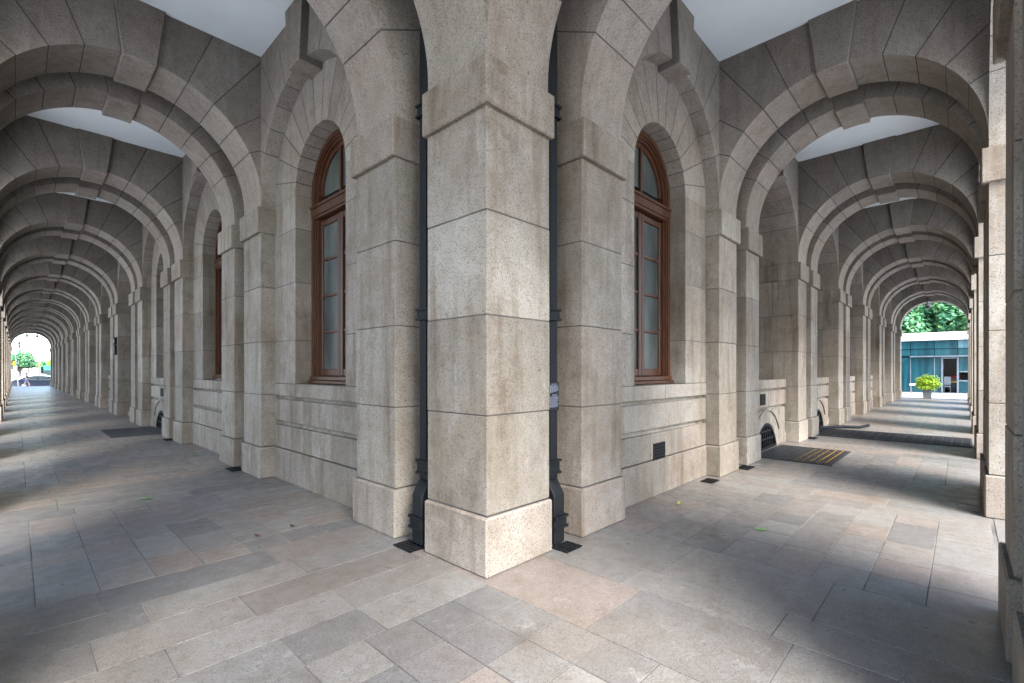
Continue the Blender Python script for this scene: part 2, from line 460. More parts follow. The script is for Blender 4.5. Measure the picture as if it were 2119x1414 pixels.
def bay_wall_mesh():
    """wall with the round-headed window opening: fan of voussoirs above, coursed jambs below"""
    mb = MB()
    d0, d1 = W1, 0.52
    an = [0, 13, 27, 41, 55, 69, 83, 97, 111, 125, 139, 153, 167, 180]
    hr, hl = N0 - TW, TW - B1
    for a0, a1 in zip(an[:-1], an[1:]):
        mb.prism(voussoir(TW, ZW, RW, a0, a1, hr, 1.50, n=6, hwl=hl), LAT_T, d0, d1, 'soffit')
    zj = [1.42, 2.04, 2.86, 3.62, ZW]
    for (u0, u1) in ((B1, TW - RW), (TW + RW, N0)):
        for z0, z1 in zip(zj[:-1], zj[1:]):
            mb.prism([(u0, z0 + G / 2), (u1, z0 + G / 2), (u1, z1 - G / 2), (u0, z1 - G / 2)], LAT_T, d0, d1, 'stone')
    mb.bevel(0.003)
    for a0, a1 in zip(an[:-1], an[1:]):
        mb.prism(voussoir(TW, ZW, RW + 0.005, a0, a1, hr, 1.50, gap=0, n=6, hwl=hl), LAT_T, d0 + 0.005, d1 - 0.01, 'mortar')
    for (u0, u1) in ((B1, TW - RW - 0.005), (TW + RW + 0.005, N0)):
        mb.prism([(u0, 1.3), (u1, 1.3), (u1, ZW), (u0, ZW)], LAT_T, d0 + 0.005, d1 - 0.01, 'mortar')
    return mb.mesh('bay_wall')
bwM = bay_wall_mesh()

def apron_mesh(grille=False, seed=1):
    mb = MB(); r2 = random.Random(seed)
    def row(z0, z1, w, n, jit=0.12, u0=B1, u1=N0):
        us = [u0] + [u0 + (u1 - u0) * (k / n) + r2.uniform(-jit, jit) for k in range(1, n)] + [u1]
        for a, b in zip(us[:-1], us[1:]):
            mb.prism([(a + G / 3, z0), (b - G / 3, z0), (b - G / 3, z1), (a + G / 3, z1)], LAT_T, w, 0.5, 'stone')
    row(1.235, 1.418, W1 - 0.012, 2, 0.1)
    row(0.862, 1.185, W1 - 0.004, 2, 0.1)
    if not grille:
        row(0.468, 0.800, W1 - 0.004, 3, 0.15)
        row(0.0, 0.456, W1 - 0.022, 2, 0.15)
    else:
        cz, r = -0.24, 0.775; s0 = 18.1
        for a0, a1 in ((s0, 48), (48, 76), (76, 104), (104, 132), (132, 180 - s0)):
            mb.prism(voussoir(TC - 0.06, cz, r, a0, a1, HB - 0.06, 1.04, n=8, hwl=HB + 0.0), LAT_T, W1 - 0.014, 0.5, 'stone')
        for sg, hw in ((1, HB + 0.05), (-1, HB - 0.065)):
            c = TC - 0.06
            x0 = r * math.cos(R(s0)); tip = hw * math.tan(R(s0)) + cz
            mb.prism([(c + sg * (x0 + .003), 0), (c + sg * hw, 0), (c + sg * hw, max(0.02, tip - 0.01))], LAT_T, W1 - 0.014, 0.5, 'stone')
    mb.bevel(0.007)
    if grille:
        c = TC - 0.06
        for a0 in range(35, 145, 5):
            mb.prism(voussoir(c, -0.24, 1.03, a0, a0 + 5, 2, 2, gap=0, n=1, rout=1.075), LAT_T, W1 - 0.04, W1 + 0.01, 'stone')
        mb.prism([(B1, 0.80), (N0, 0.80), (N0, 1.30), (B1, 1.30)], LAT_T, W1 + 0.055, 0.49, 'stone')
        mb.prism([(c - .8, 0), (c + .8, 0), (c + .8, 0.6), (c - .8, 0.6)], LAT_T, 0.40, 0.49, 'void')
    else:
        mb.prism([(B1, 0.01), (N0, 0.01), (N0, 1.30), (B1, 1.30)], LAT_T, W1 + 0.055, 0.49, 'stone')
    return mb.mesh('apron_wall')
apM = [apron_mesh(False, 1), apron_mesh(False, 5)]; apG = apron_mesh(True, 2)

def grille_mesh():
    mb = MB(); c = TC - 0.06; cz, r = -0.24, 0.775
    w0 = W1 + 0.01
    for a0 in range(18, 162, 6):
        mb.prism(voussoir(c, cz, r - 0.055, a0, a0 + 6, 2, 2, gap=0, n=2, rout=r), LAT_T, w0 - 0.02, w0 + 0.05, 'iron')
    mb.prism([(c - .73, 0), (c + .73, 0), (c + .73, 0.05), (c - .73, 0.05)], LAT_T, w0 - 0.02, w0 + 0.05, 'iron')
    k = -5
    for k in range(-5, 6):
        u = k * 0.128; top = cz + math.sqrt((r - .03) ** 2 - u * u)
        mb.prism([(c + u - .016, 0.03), (c + u + .016, 0.03), (c + u + .016, top), (c + u - .016, top)], LAT_T, w0, w0 + 0.032, 'iron')
    for z in (0.19, 0.35):
        hwz = math.sqrt((r - .03) ** 2 - (z - cz) ** 2)
        mb.prism([(c - hwz, z), (c + hwz, z), (c + hwz, z + .032), (c - hwz, z + .032)], LAT_T, w0 - 0.006, w0 + 0.026, 'iron')
    return mb.mesh('basement_grille', 0)
grM = grille_mesh()

def vent_mesh():
    mb = MB()
    mb.prism([(-.15, -.1), (.15, -.1), (.15, .1), (-.15, .1)], LAT_T, 0.004, 0.03, 'void')
    for k in range(8):
        u = -.15 + .3 * k / 7
        mb.prism([(u - .011, -.1), (u + .011, -.1), (u + .011, .1), (u - .011, .1)], LAT_T, -0.008, 0.006, 'iron')
    for k in range(6):
        z = -.1 + .2 * k / 5
        mb.prism([(-.16, z - .011), (.16, z - .011), (.16, z + .011), (-.16, z + .011)], LAT_T, -0.010, 0.004, 'iron')
    return mb.mesh('air_vent', 0)
vtM = vent_mesh()

# window: frame / transom / sashes / panes
def window_meshes():
    def arc_band(mb, ri, ro, d0, d1, m='wood', cz=ZW):
        for k in range(36):
            a0, a1 = 180 * k / 36, 180 * (k + 1) / 36
            mb.prism([(TW + ri * math.cos(R(a0)), cz + ri * math.sin(R(a0))), (TW + ro * math.cos(R(a0)), cz + ro * math.sin(R(a0))),
                      (TW + ro * math.cos(R(a1)), cz + ro * math.sin(R(a1))), (TW + ri * math.cos(R(a1)), cz + ri * math.sin(R(a1)))], LAT_T, d0, d1, m)
    def rect(mb, u0, u1, z0, z1, d0, d1, m='wood'):
        mb.prism([(TW + u0, z0), (TW + u1, z0), (TW + u1, z1), (TW + u0, z1)], LAT_T, d0, d1, m)
    fr = MB()
    arc_band(fr, 0.655, 0.722, 0.455, 0.60); arc_band(fr, 0.63, 0.655, 0.475, 0.60); arc_band(fr, 0.60, 0.63, 0.50, 0.60)
    for sg in (-1, 1):
        for a, b, d in ((0.655, 0.722, 0.455), (0.63, 0.655, 0.475), (0.60, 0.63, 0.50)):
            rect(fr, min(sg * a, sg * b), max(sg * a, sg * b), 1.50, ZW, d, 0.60)
    arc_band(fr, 0.722, 0.745, 0.47, 0.52, 'void')
    for sg in (-1, 1): rect(fr, min(sg * .722, sg * .745), max(sg * .722, sg * .745), 1.44, ZW, 0.47, 0.52, 'void')
    tr = MB()
    rect(tr, -.735, .735, 3.815, 3.925, 0.452, 0.595); rect(tr, -.738, .738, 3.928, 3.965, 0.436, 0.59); rect(tr, -.735, .735, 3.775, 3.812, 0.462, 0.59)
    tr.bevel(0.006)
    si = MB(); rect(si, -.735, .735, 1.425, 1.47, 0.40, 0.6); rect(si, -.73, .73, 1.472, 1.53, 0.43, 0.6); si.bevel(0.008)
    sa = MB()
    arc_band(sa, 0.535, 0.598, 0.535, 0.585); rect(sa, -.598, .598, 3.967, 4.03, 0.535, 0.585); rect(sa, -.025, .025, 3.97, ZW + 0.55, 0.528, 0.59)
    ls = []
    for sg in (-1, 1):
        s_ = MB()
        def rr(a, b, z0, z1, d0, d1): rect(s_, min(sg * a, sg * b), max(sg * a, sg * b), z0, z1, d0, d1)
        rr(0.004, 0.075, 1.535, 3.75, 0.525, 0.59); rr(0.54, 0.598, 1.535, 3.75, 0.535, 0.59)
        rr(0.075, 0.54, 1.535, 1.63, 0.535, 0.59); rr(0.075, 0.54, 3.67, 3.75, 0.535, 0.59)
        for z in (2.155, 2.67, 3.185): rr(0.075, 0.54, z - .02, z + .02, 0.54, 0.58)
        s_.bevel(0.005); ls.append(s_.mesh('casement'))
    pn = MB()
    rect(pn, -.56, .56, 1.6, 3.72, 0.562, 0.572, 'pane')
    pn.prism([(TW + .57 * math.cos(R(a)), ZW + .57 * math.sin(R(a))) for a in range(0, 181, 5)], LAT_T, 0.562, 0.572, 'pane')
    bk = MB(); rect(bk, -.9, .9, 1.3, 5.0, 0.601, 0.65, 'void')  # unseen dark panel added behind the panes to stop light leaking through
    return fr.mesh('window'), tr.mesh('transom'), si.mesh('sill'), sa.mesh('fanlight'), ls, pn.mesh('pane', 0), bk.mesh('light_stop', 0)
WM = window_meshes()
def make_window(Mx):
    w = part('window', WM[0], Mx)
    link('transom', WM[1], w); link('sill', WM[2], w); link('fanlight', WM[3], w)
    for c in WM[4]: link('casement', c, w)
    link('pane', WM[5], w); link('window_back', WM[6], w)

def add_pier(ms, Mx):
    p = part('pier', ms[0], Mx)
    link('plinth', ms[1], p); link('cap', ms[2], p)
def add_arch(name, me, key, Mx):
    a = part(name, me, Mx); link('keystone', key, a)

# ---------------------------------------------------------------- assemble both wings
def slab(name, x0, x1, y0, y1, z0, z1, m, Mx):
    mb = MB(); mb.box(x0, x1, y0, y1, z0, z1, m); return part(name, mb.mesh(name, 0), Mx)

for side, F, N in SIDES:
    for k in range(N):
        o = k * S
        ta, tb, kb = (0.03 + 0.0, 1.295, 1.06) if k == 0 else (o + A0, o + B0, 1.0)
        if k: add_pier(pA, F @ Tt(ta))
        add_pier(pB, F @ Tt(tb, 0, (o + B1 - tb) / (B1 - B0)))
        add_pier(pAo, F @ OUT @ Tt(ta)); add_pier(pBo, F @ OUT @ Tt(tb, 0, (o + B1 - tb) / (B1 - B0)))
        add_arch('transverse_arch', taM, taK, F @ Tt(ta))
        add_arch('transverse_arch', tbM, tbK, F @ Tt(tb, 0, (o + B1 - tb) / (B1 - B0)))
        # what kind of bay follows
        deep = (side == 'R' and k >= 1) or (side == 'L' and k >= 3)
        deep_before = (side == 'R' and k >= 2) or (side == 'L' and k >= 4)
        # wall behind the pair
        if k == 0:
            slab('recess_wall', 0.425, 0.7, 0.3, B1, 0, ZT, 'stone', F)
        elif deep or deep_before:
            part('recess_wall', bkD, F @ Tt(o + A0))
        else:
            part('recess_wall', bkS, F @ Tt(o + A0))
        slab('outer_recess_wall', 0.42, 0.80, ta + 0.05, o + B1 - 0.05, 0, ZT, 'stone', F @ OUT)
        # the bay
        Fb = F @ Tt(o)
        door = side == 'L' and k == 3
        if deep:
            add_arch('wall_arch', wdM, wdK, Fb)
            part('bay_wall', bwM, Fb @ Tt(0, 1.0))
            slab('bay_wall', 1.235, 1.5, B1, N0, 0, 1.415, 'stone', Fb)
            if not door:
                make_window(Fb @ Tt(0, 1.0))
                part('apron_wall', apG if (side == 'R' and k <= 2) else apM[k % 2], Fb @ Tt(0, 0.05))
                if side == 'R' and k <= 2:
                    part('basement_grille', grM, Fb @ Tt(0, 0.05)); part('air_vent', vtM, Fb @ Matrix.Translation((W1 + 0.04, 3.15, 1.03)))
            else:
                slab('door_step', 0.30, 1.2, B1 + 0.02, N0 - 0.02, 0, 0.16, 'stone', Fb)
                d = slab('door', 0.95, 1.02, TC - 0.75, TC + 0.75, 0.16, 3.3, 'iron', Fb)
                make_window(Fb @ Tt(0, 1.0))
        else:
            add_arch('wall_arch', waM, waK, Fb)
            part('bay_wall', bwM, Fb); make_window(Fb)
            g = side == 'L' and k == 2
            part('apron_wall', apG if g else apM[0 if side == 'L' else 1], Fb)
            if g:
                part('basement_grille', grM, Fb); part('air_vent', vtM, Fb @ Matrix.Translation((W1 - 0.008, 3.35, 1.03)))
            if side == 'R': part('air_vent', vtM, Fb @ Matrix.Translation((W1 - 0.006, 3.32, 0.56)))
        add_arch('outer_arch', oaM, oaK, Fb @ OUT)
    # closing arch at the open end of the wing
    te = N * S
    for ms, OO in ((pA, F), (pAo, F @ OUT)): add_pier(ms, OO @ Tt(te + A0))
    add_arch('transverse_arch', taM, taK, F @ Tt(te + A0))
    slab('recess_wall', W1 + 0.004, 0.9, te + A0 + 0.002, te + A1 - 0.002, 0, ZT, 'stone', F)
    # ceilings: one panel per bay, roof slab over the wing
    for k in range(N):
        slab('ceiling', 2 * WC - 0.3, 0.6 if k > 3 else 1.3, k * S + 0.0, k * S + S, ZT, ZT + 0.05, 'ceiling', F)
    slab('roof', 2 * WC - 1.0, 3.0, -0.0, N * S + A1, ZT + 0.06, ZT + 1.4, 'upper', F)
    # corner bay's opening to the outside
    add_arch('outer_arch', oaM, oaK, F @ OUT @ Tt(-2.85 - B1 + 0.03))

# corner pier shared by both wings
cp = pier_meshes(0.765, W0 + 0.765, 0.0, 0.0, True)
def corner_meshes():
    a, b = W0, W0 + 0.765
    sh = MB(); courses(sh, a, b, a, b, ZS); sh.bevel(0.005); sh.box(a + .006, b - .006, a + .006, b - .006, 0.1, 4.0, 'mortar')
    pl = MB(); pl.box(a - .028, b + .015, a - .028, b + .015, 0, 0.462); pl.bevel(0.014)
    c = MB(); c.box(a - .052, b + .018, a - .052, b + .018, 3.66, 4.04); c.bevel(0.012)
    return sh.mesh('corner_pier'), pl.mesh('plinth'), c.mesh('cap')
cm = corner_meshes()
cpo = part('corner_pier', cm[0], Matrix.Translation((X0, Y0, 0))); link('plinth', cm[1], cpo); link('cap', cm[2], cpo)
# outer corner pier (the camera stands just inside it)
oc = MB(); xo, yo = X0 + 2 * WC - W0, Y0 + 2 * WC - W0
courses(oc, xo - 0.8, xo, yo - 0.8, yo, ZS); oc.bevel(0.01); oc.box(xo - .79, xo - .005, yo - .79, yo - .005, 0.1, 6.3, 'mortar')
oo = part('corner_pier', oc.mesh('corner_pier'), Matrix.Identity(4))
op = MB(); op.box(xo - .83, xo + .03, yo - .83, yo + .03, 0, 0.462); op.bevel(0.012); link('plinth', op.mesh('plinth'), oo)
ok = MB(); ok.box(xo - .84, xo + .04, yo - .84, yo + .04, 3.68, 4.04); ok.bevel(0.012); link('cap', ok.mesh('cap'), oo)
slab('ceiling', X0 + 2 * WC - 0.3, X0 + 0.0, Y0 + 2 * WC - 0.3, Y0 + 0.0, ZT, ZT + 0.05, 'ceiling', Matrix.Identity(4))
slab('roof', X0 + 2 * WC - 1.0, X0 + 3.0, Y0 + 2 * WC - 1.0, Y0 + 3.0, ZT + 0.065, ZT + 1.41, 'upper', Matrix.Identity(4))

# ---------------------------------------------------------------- paving
def paving():
    mb = MB(); r2 = random.Random(21)
    g = 0.0038
    def cell(x0, x1, y0, y1):
        z = r2.uniform(-0.0012, 0.0012)
        i = mb.mi('slab')
        q = [(x0 + g, y0 + g), (x1 - g, y0 + g), (x1 - g, y1 - g), (x0 + g, y1 - g)]
        e = 0.0008
        top = [mb.bm.verts.new((x + (e if k in (0, 3) else -e), y + (e if k < 2 else -e), z)) for k, (x, y) in enumerate(q)]
        bot = [mb.bm.verts.new((x, y, -0.006)) for x, y in q]
        mb.bm.faces.new(top).material_index = i
        for k in range(4): mb.bm.faces.new((bot[k], bot[(k + 1) % 4], top[(k + 1) % 4], top[k])).material_index = i
    def strip(along, a0, a1, b0, b1, lo, hi):
        """fill a strip (a = long axis) with slabs of random length"""
        p = a0
        while p < a1 - 1e-3:
            q = p + r2.uniform(lo, hi)
            if a1 - q < lo * 0.7: q = a1
            cell(p, q, b0, b1) if along == 'x' else cell(b0, b1, p, q)
            p = q
    XI, YI = X0 + 0.35, Y0 + 0.35          # inner limit under the wall
    XO, YO = X0 + 2 * WC - W0, Y0 + 2 * WC - W0
    # corner squares
    xs = [XO - 0.01, 0.04, 0.39, 0.74, 1.08, 1.43, 1.76, 2.10, 2.43]
    ys = [YO - 0.01, 0.16, 0.50, 0.85, 1.20, 1.54, 1.88, 2.24, 2.585]
    for j in range(len(ys) - 1):
        i = 0
        while i < len(xs) - 1:
            m_ = 2 if (i < 3 and r2.random() < 0.5) else 1
            cell(xs[i], xs[min(i + m_, len(xs) - 1)], ys[j], ys[j + 1]); i += m_
    # left wing
    cols = [XO - 0.01, 0.09, 0.425, 0.755, 1.08, 1.44, 1.77, 2.13, XI]
    rows_first = [2.585, 2.96, 3.335, 3.735, 4.10, 4.54]
    for k in range(NL + 1):
        o = Y0 + (k * S) * KL
        rows = rows_first if k == 0 else [o - 0.28, o + 0.07, o + 0.42, o + 0.79, o + 1.2, o + 1.55, o + 1.9]
        for a, b in zip(rows[:-1], rows[1:]):
            if k == 0 and a < 2.6:
                strip('x', XO - .01, 1.09, a, b, 0.5, 0.8); cell(1.09, 1.585, a, b); 
            elif k == 0 and a < 2.97:
                cell(XO - .01, 0.59, a, b); cell(0.59, 1.585, a, b)
            elif k == 0 and a < 3.4:
                strip('x', XO - .01, 0.3, a, b, 0.5, 0.8); cell(0.3, 1.09, a, b); cell(1.09, 2.4, a, b)
            elif k == 0 and a < 3.8:
                cell(XO - .01, 0.59, a, b); cell(0.59, 1.6, a, b); cell(1.6, XI, a, b)
            else: strip('x', XO - 0.01, XI, a, b, 0.5, 1.15)
            if k == 0 and a < 2.97: cell(1.585, XI, a, b) if a >= 2.6 else cell(1.585, XI, a, b)
            if k == 0 and 2.97 <= a < 3.4: cell(2.4, XI, a, b)
        y1 = Y0 + ((k + 1) * S) * KL - 0.28
        if k < NL:
            for a, b in zip(cols[:-1], cols[1:]): strip('y', rows[-1], y1, a, b, 0.3, 0.75)
    # right wing
    rowsR = [YO - 0.01, 0.185, 0.53, 0.86, 1.20, 1.55, 1.90, 2.26, YI]
    for k in range(NR + 1):
        o = X0 + k * S * KR
        c_ = [2.43, 3.15, 3.52, 4.27] if k == 0 else [o - 0.45, o - 0.1, o + 0.3, o + 0.66, o + 1.03, o + 1.78]
        for j, (a, b) in enumerate(zip(c_[:-1], c_[1:])):
            if k == 0 and j == 0:
                cell(a, b, YO - .01, 0.72); cell(a, b, 0.72, 1.70); cell(a, b, 1.70, YI)
            elif k == 0 and j == 2:
                cell(a, b, YO - .01, 0.70); cell(a, b, 0.70, 1.75); cell(a, b, 1.75, YI)
            else: strip('y', YO - 0.01, YI, a, b, 0.6, 1.1)
        x1 = X0 + (k + 1) * S * KR - 0.45
        if k < NR:
            for a, b in zip(rowsR[:-1], rowsR[1:]): strip('x', c_[-1], x1, a, b, 0.35, 0.8)
    # threshold strips between the outer piers
    strip('y', YO - 0.9, Y0 + NL * S * KL + 1, XO - 0.9, XO - 0.035, 0.8, 1.4)
    strip('x', XO - 0.03, X0 + NR * S * KR + 1, YO - 0.9, YO - 0.035, 0.8, 1.4)
    mb.box(XO - 0.95, XI + 0.9, YO - 0.95, Y0 + NL * S * KL + 1.02, -0.25, -0.0045, 'bed')
    mb.box(XI + 0.901, X0 + NR * S * KR + 1.02, YO - 0.95, YI + 0.9, -0.25, -0.0045, 'bed')
    return mb.obj('floor', smooth=0)
tag(paving(), 'granite slab paving of the arcade floor in mixed grey and pink slabs', 'floor', kind='structure')

# ---------------------------------------------------------------- ground outside
YE, XE = Y0 + NL * S * KL + 1.0, X0 + NR * S * KR + 1.0
def sheet(name, x0, x1, y0, y1, z, m, label):
    mb = MB(); mb.box(x0, x1, y0, y1, z - 0.1, z, m); o = mb.obj(name, smooth=0)
    return tag(o, label, 'ground', kind='structure')
sheet('ground', -900, 900, -900, 1500, -0.62, 'plaza', 'pale level ground around the building')
sheet('plaza', -60, -1.30, -60, YE + 2, -0.03, 'plaza', 'pale stone plaza outside the left arcade')
sheet('plaza', -1.295, 70, -60, -1.11, -0.034, 'plaza', 'pale stone plaza outside the right arcade')
sheet('forecourt', XE + 0.03, 72, -1.105, 40, -0.026, 'forecourt', 'bright paved forecourt beyond the right arcade')
sheet('pavement', -40, 40, YE + 2.01, YE + 4.9, -0.20, 'plaza', 'pavement beside the street beyond the left arcade')
sheet('pavement', -1.29, 40, YE + 0.03, YE + 2.0, -0.16, 'plaza', 'paved strip at the end of the left arcade')
sheet('road', -80, 80, YE + 4.95, YE + 28, -0.35, 'asphalt', 'asphalt street beyond the left arcade')

# ---------------------------------------------------------------- downpipes, drains, gratings
def downpipe(F, label):
    root = empty('downpipe'); root.matrix_basis = F @ Matrix.Translation((0.0, 0.0, 0.0))
    tag(root, label, 'downpipe', 'square iron downpipes beside the corner pier')
    t0, t1 = 0.865, 1.015
    a = MB(); a.box(0.10, 0.22, t0, t1, 0.60, 6.2, 'iron')
    a.prism([(0.10, 0.60), (0.02, 0.47), (0.02, 0.03), (0.13, 0.03), (0.13, 0.47), (0.22, 0.60)], lambda u, v, d: (u, d, v), t0, t1, 'iron'); a.bevel(0.008)
    a.box(0.085, 0.101, t0 + .02, t0 + .032, 0.8, 3.9, 'iron')
    a.obj('pipe', root)
    for z0, z1, x in ((3.95, 4.07, 0.08), (2.07, 2.18, 0.08), (0.65, 0.78, 0.08), (0.17, 0.285, 0.0)):
        b = MB(); b.box(x + .008, x + 0.15, t0 - .012, t1 + .018, z0, z1, 'iron'); b.bevel(0.006)
        b.box(x - .008, x + 0.14, t0 - .018, t1 + .024, z0, z0 + .02, 'iron'); b.box(x - .008, x + 0.14, t0 - .018, t1 + .024, z1 - .02, z1, 'iron')
        b.obj('bracket', root)
    return root
downpipe(FL, 'black square downpipe on the left side of the corner pier')
downpipe(FR, 'black square downpipe on the right side of the corner pier, carrying the text panel')

# information panel fixed to the right-hand pipe
ip = empty('information_sign'); ip.matrix_basis = FR @ Matrix.Translation((0.097, 0.94, 1.235))
tag(ip, 'narrow black information panel with rows of tiny pale text on the downpipe', 'sign')
b = MB(); b.prism([(-.074, 0), (.074, 0), (.074, .262), (-.074, .262)], LAT_T, -0.012, 0.0, 'plate'); b.bevel(.002); b.obj('panel', ip)
tx = MB(); r3 = random.Random(4)
def line(z, u0, u1, h=0.0042):
    u = u0
    while u < u1 - 0.006:
        e = min(u1, u + r3.uniform(0.008, 0.026)); tx.prism([(u, z), (e, z), (e, z + h), (u, z + h)], LAT_T, -0.0128, -0.0115, 'letter'); u = e + 0.005
line(.242, -.038, .04, .007)
for k in range(8): line(.228 - k * .0088, -.062, .062 if k < 6 else (.03 if k == 6 else -.02), .0055)
line(.146, -.03, .04); line(.138, -.03, .04)
for k in range(13): line(.127 - k * .0078, -.062, .062 if k not in (6, 7, 12) else .045)
tx.obj('lettering', ip, smooth=0)

def drain(loc, lx, ly, label):
    mb = MB(); mb.box(-lx, lx, -ly, ly, 0.001, 0.006, 'void')
    nx, ny = max(3, int(lx * 2 / .045)), max(3, int(ly * 2 / .045))
    for k in range(nx + 1):
        x = -lx + 2 * lx * k / nx; mb.box(x - .008, x + .008, -ly - .008, ly + .008, 0.0065, 0.016, 'iron')
    for k in range(ny + 1):
        y = -ly + 2 * ly * k / ny; mb.box(-lx - .009, lx + .009, y - .008, y + .008, 0.0061, 0.0145, 'iron')
    o = mb.obj('drain_cover', loc=loc, smooth=0)
    tag(o, label, 'drain cover', 'small iron drain covers in the paving')
drain((2.47, 3.645, 0), .08, .125, 'black gridded drain cover at the foot of the left downpipe')
drain((3.44, 2.595, 0), .105, .08, 'black gridded drain cover at the foot of the right downpipe')
drain((2.45, Y0 + (S + 1.1) * KL, 0), .085, .16, 'small black drain cover between the first pair of piers in the left arcade')
drain((2.45, Y0 + (2 * S + 1.1) * KL, 0), .085, .16, 'small black drain cover between the second pair of piers in the left arcade')
drain((X0 + (S + 1.1) * KR, 2.6, 0), .16, .085, 'small black drain cover between the first pair of piers in the right arcade')
drain((X0 + (2 * S + 1.1) * KR, 2.6, 0), .16, .085, 'small black drain cover between the second pair of piers in the right arcade')
drain((6.95, 2.66, 0), .12, .08, 'small black drain cover by the wall under the right window')

def grating(loc, lx, ly, label, along='x', amber=False):
    root = empty('floor_grating', loc); tag(root, label, 'floor grating')
    f = MB(); t = 0.035
    for a in (((0, lx, 0, t)), ((0, lx, ly - t, ly)), ((0, t, t, ly - t)), ((lx - t, lx, t, ly - t))): f.box(*a, 0.0, 0.021, 'grate')
    f.box(t, lx - t, t, ly - t, 0.001, 0.004, 'void'); f.obj('frame', root, smooth=0)
    g_ = MB()
    if along == 'x':
        n = int(ly / .055)
        for k in range(1, n): y = ly * k / n; g_.box(t, lx - t, y - .011, y + .011, 0.006, 0.019, 'grate')
        n = int(lx / .16)
        for k in range(1, n): x = lx * k / n; g_.box(x - .014, x + .014, t, ly - t, 0.0055, 0.017, 'grate')
    else:
        n = int(lx / .055)
        for k in range(1, n): x = lx * k / n; g_.box(x - .011, x + .011, t, ly - t, 0.006, 0.019, 'grate')
        n = int(ly / .16)
        for k in range(1, n): y = ly * k / n; g_.box(t, lx - t, y - .014, y + .014, 0.0055, 0.017, 'grate')
    g_.obj('bars', root, smooth=0)
    if amber is False:
        q_ = MB(); n = int(ly / .26)  # paler strips laid across the bars
        for k in range(n):
            if along == 'y': q_.box(t + .01, lx - t - .01, ly * (k + .5) / n - .05, ly * (k + .5) / n + .05, 0.0185, 0.021, 'grate_pale')
        q_.obj('pale_strips', root, smooth=0)
    if amber:  # amber slats paint in the light reflected between the bars
        s_ = MB(); n = int(ly / .11)
        for k in range(1, 6):
            y = ly * k / n
            for j in range(18): s_.box(0.1 + j * .096, 0.1 + j * .096 + (.066 - k * .006), y - .018 + k * .001, y + .018 - k * .001, 0.018, 0.0225, 'amber')
        s_.obj('amber_glints', root, smooth=0)
    return root
grating((1.56, 14.75, 0), 1.17, 2.05, 'dark striped floor grating in front of the left basement grille', 'y')
grating((9.48, 1.60, 0), 1.86, 1.24, 'dark floor grating with rows of painted amber glints in the right arcade', 'x', True)
grating((13.75, -0.15, 0), 1.75, 2.97, 'long dark floor grating crossing the whole width of the right arcade', 'y', None)
hs = MB(); hp = [(15.2, 2.84, .03), (15.75, 2.62, .04), (16.05, 2.42, .035), (16.2, 2.1, .035), (16.9, 1.98, .04)]
hs.tube(hp[:4], .045, 'iron'); hs.tube(hp[3:], .04, 'iron')
for p in hp: hs.ball(p, .046, .046, .046, 'iron', 8, 6)
tag(hs.obj('hose'), 'black hose lying by the second basement grille on the right', 'hose')

ws = empty('wall_sign'); ws.matrix_basis = FL @ Matrix.Translation((0, 4 * S + 0.42, 2.2))
tag(ws, 'dark upright wall plaque on a pier of the left arcade', 'sign')
b = MB(); b.prism([(-.2, 0), (.2, 0), (.2, .34), (-.2, .34)], LAT_T, -0.05, W0 - .001, 'plate'); b.bevel(.004); b.obj('panel', ws)
b = MB(); b.prism([(-.2, .352), (.2, .352), (.2, .62), (-.2, .62)], LAT_T, -0.05, W0 - .001, 'plate'); b.bevel(.004); b.obj('panel', ws)
b = MB(); b.prism([(.07 * math.cos(R(a)), .50 + .07 * math.sin(R(a))) for a in range(0, 360, 30)], LAT_T, -0.053, -.0495, 'steel')
for k in range(5): b.prism([(-.14, .27 - k * .05), (.14, .27 - k * .05), (.14, .285 - k * .05), (-.14, .285 - k * .05)], LAT_T, -0.053, -.0495, 'steel')
b.obj('lettering', ws, smooth=0)

def dome_cam(Mx, label):
    root = empty('security_camera'); root.matrix_basis = Mx; tag(root, label, 'security camera', 'dome cameras under the end arches')
    a = MB(); a.cyl((0, 0, 0), (0, 0, .14), .05, .06, 'camwhite', 14); a.cyl((0, 0, -.12), (0, 0, 0.0), .15, .13, 'camwhite', 18); a.obj('housing', root)
    d_ = MB(); d_.ball((0, 0, -.12), .125, .125, .13, 'dome', 16, 10); d_.obj('dome', root)
dome_cam(FR @ Matrix.Translation((-1.2, NR * S + .02, 5.40)), 'white dome camera hanging under the arch at the end of the right arcade')
dome_cam(FL @ Matrix.Translation((-1.75, NL * S - .1, 5.36)), 'left one of two dome cameras at the far end of the left arcade')
dome_cam(FL @ Matrix.Translation((-1.0, NL * S - .1, 5.36)), 'right one of two dome cameras at the far end of the left arcade')

def leaf(loc, rot, ln, m, label):
    mb = MB(); i = mb.mi(m); n = 8; rows = []
    for k in range(n + 1):
        u = k / n; wd = ln * .17 * math.sin(math.pi * u ** 0.8) + .001; z = .004 + .02 * (u - .4) ** 2 * 4 * ln / .15
        rows.append([mb.bm.verts.new((ln * (u - .5), wd, z + wd * .35)), mb.bm.verts.new((ln * (u - .5), 0, z)), mb.bm.verts.new((ln * (u - .5), -wd, z + wd * .35))])
    for a, c in zip(rows[:-1], rows[1:]):
        for j in (0, 1): mb.bm.faces.new((a[j], a[j + 1], c[j + 1], c[j])).material_index = i
    mb.cyl((-.5 * ln, 0, .012), (-.75 * ln, .02 * ln, .005), .002, .0015, m, 5)
    o = mb.obj('fallen_leaf', loc=loc); o.rotation_euler = (0, 0, rot)
    tag(o, label, 'leaf', 'leaves lying on the paving')
leaf((1.127, 7.357, 0), R(-25), .14, 'leaf_green', 'bright green leaf on the paving in the left arcade, nearer the camera')
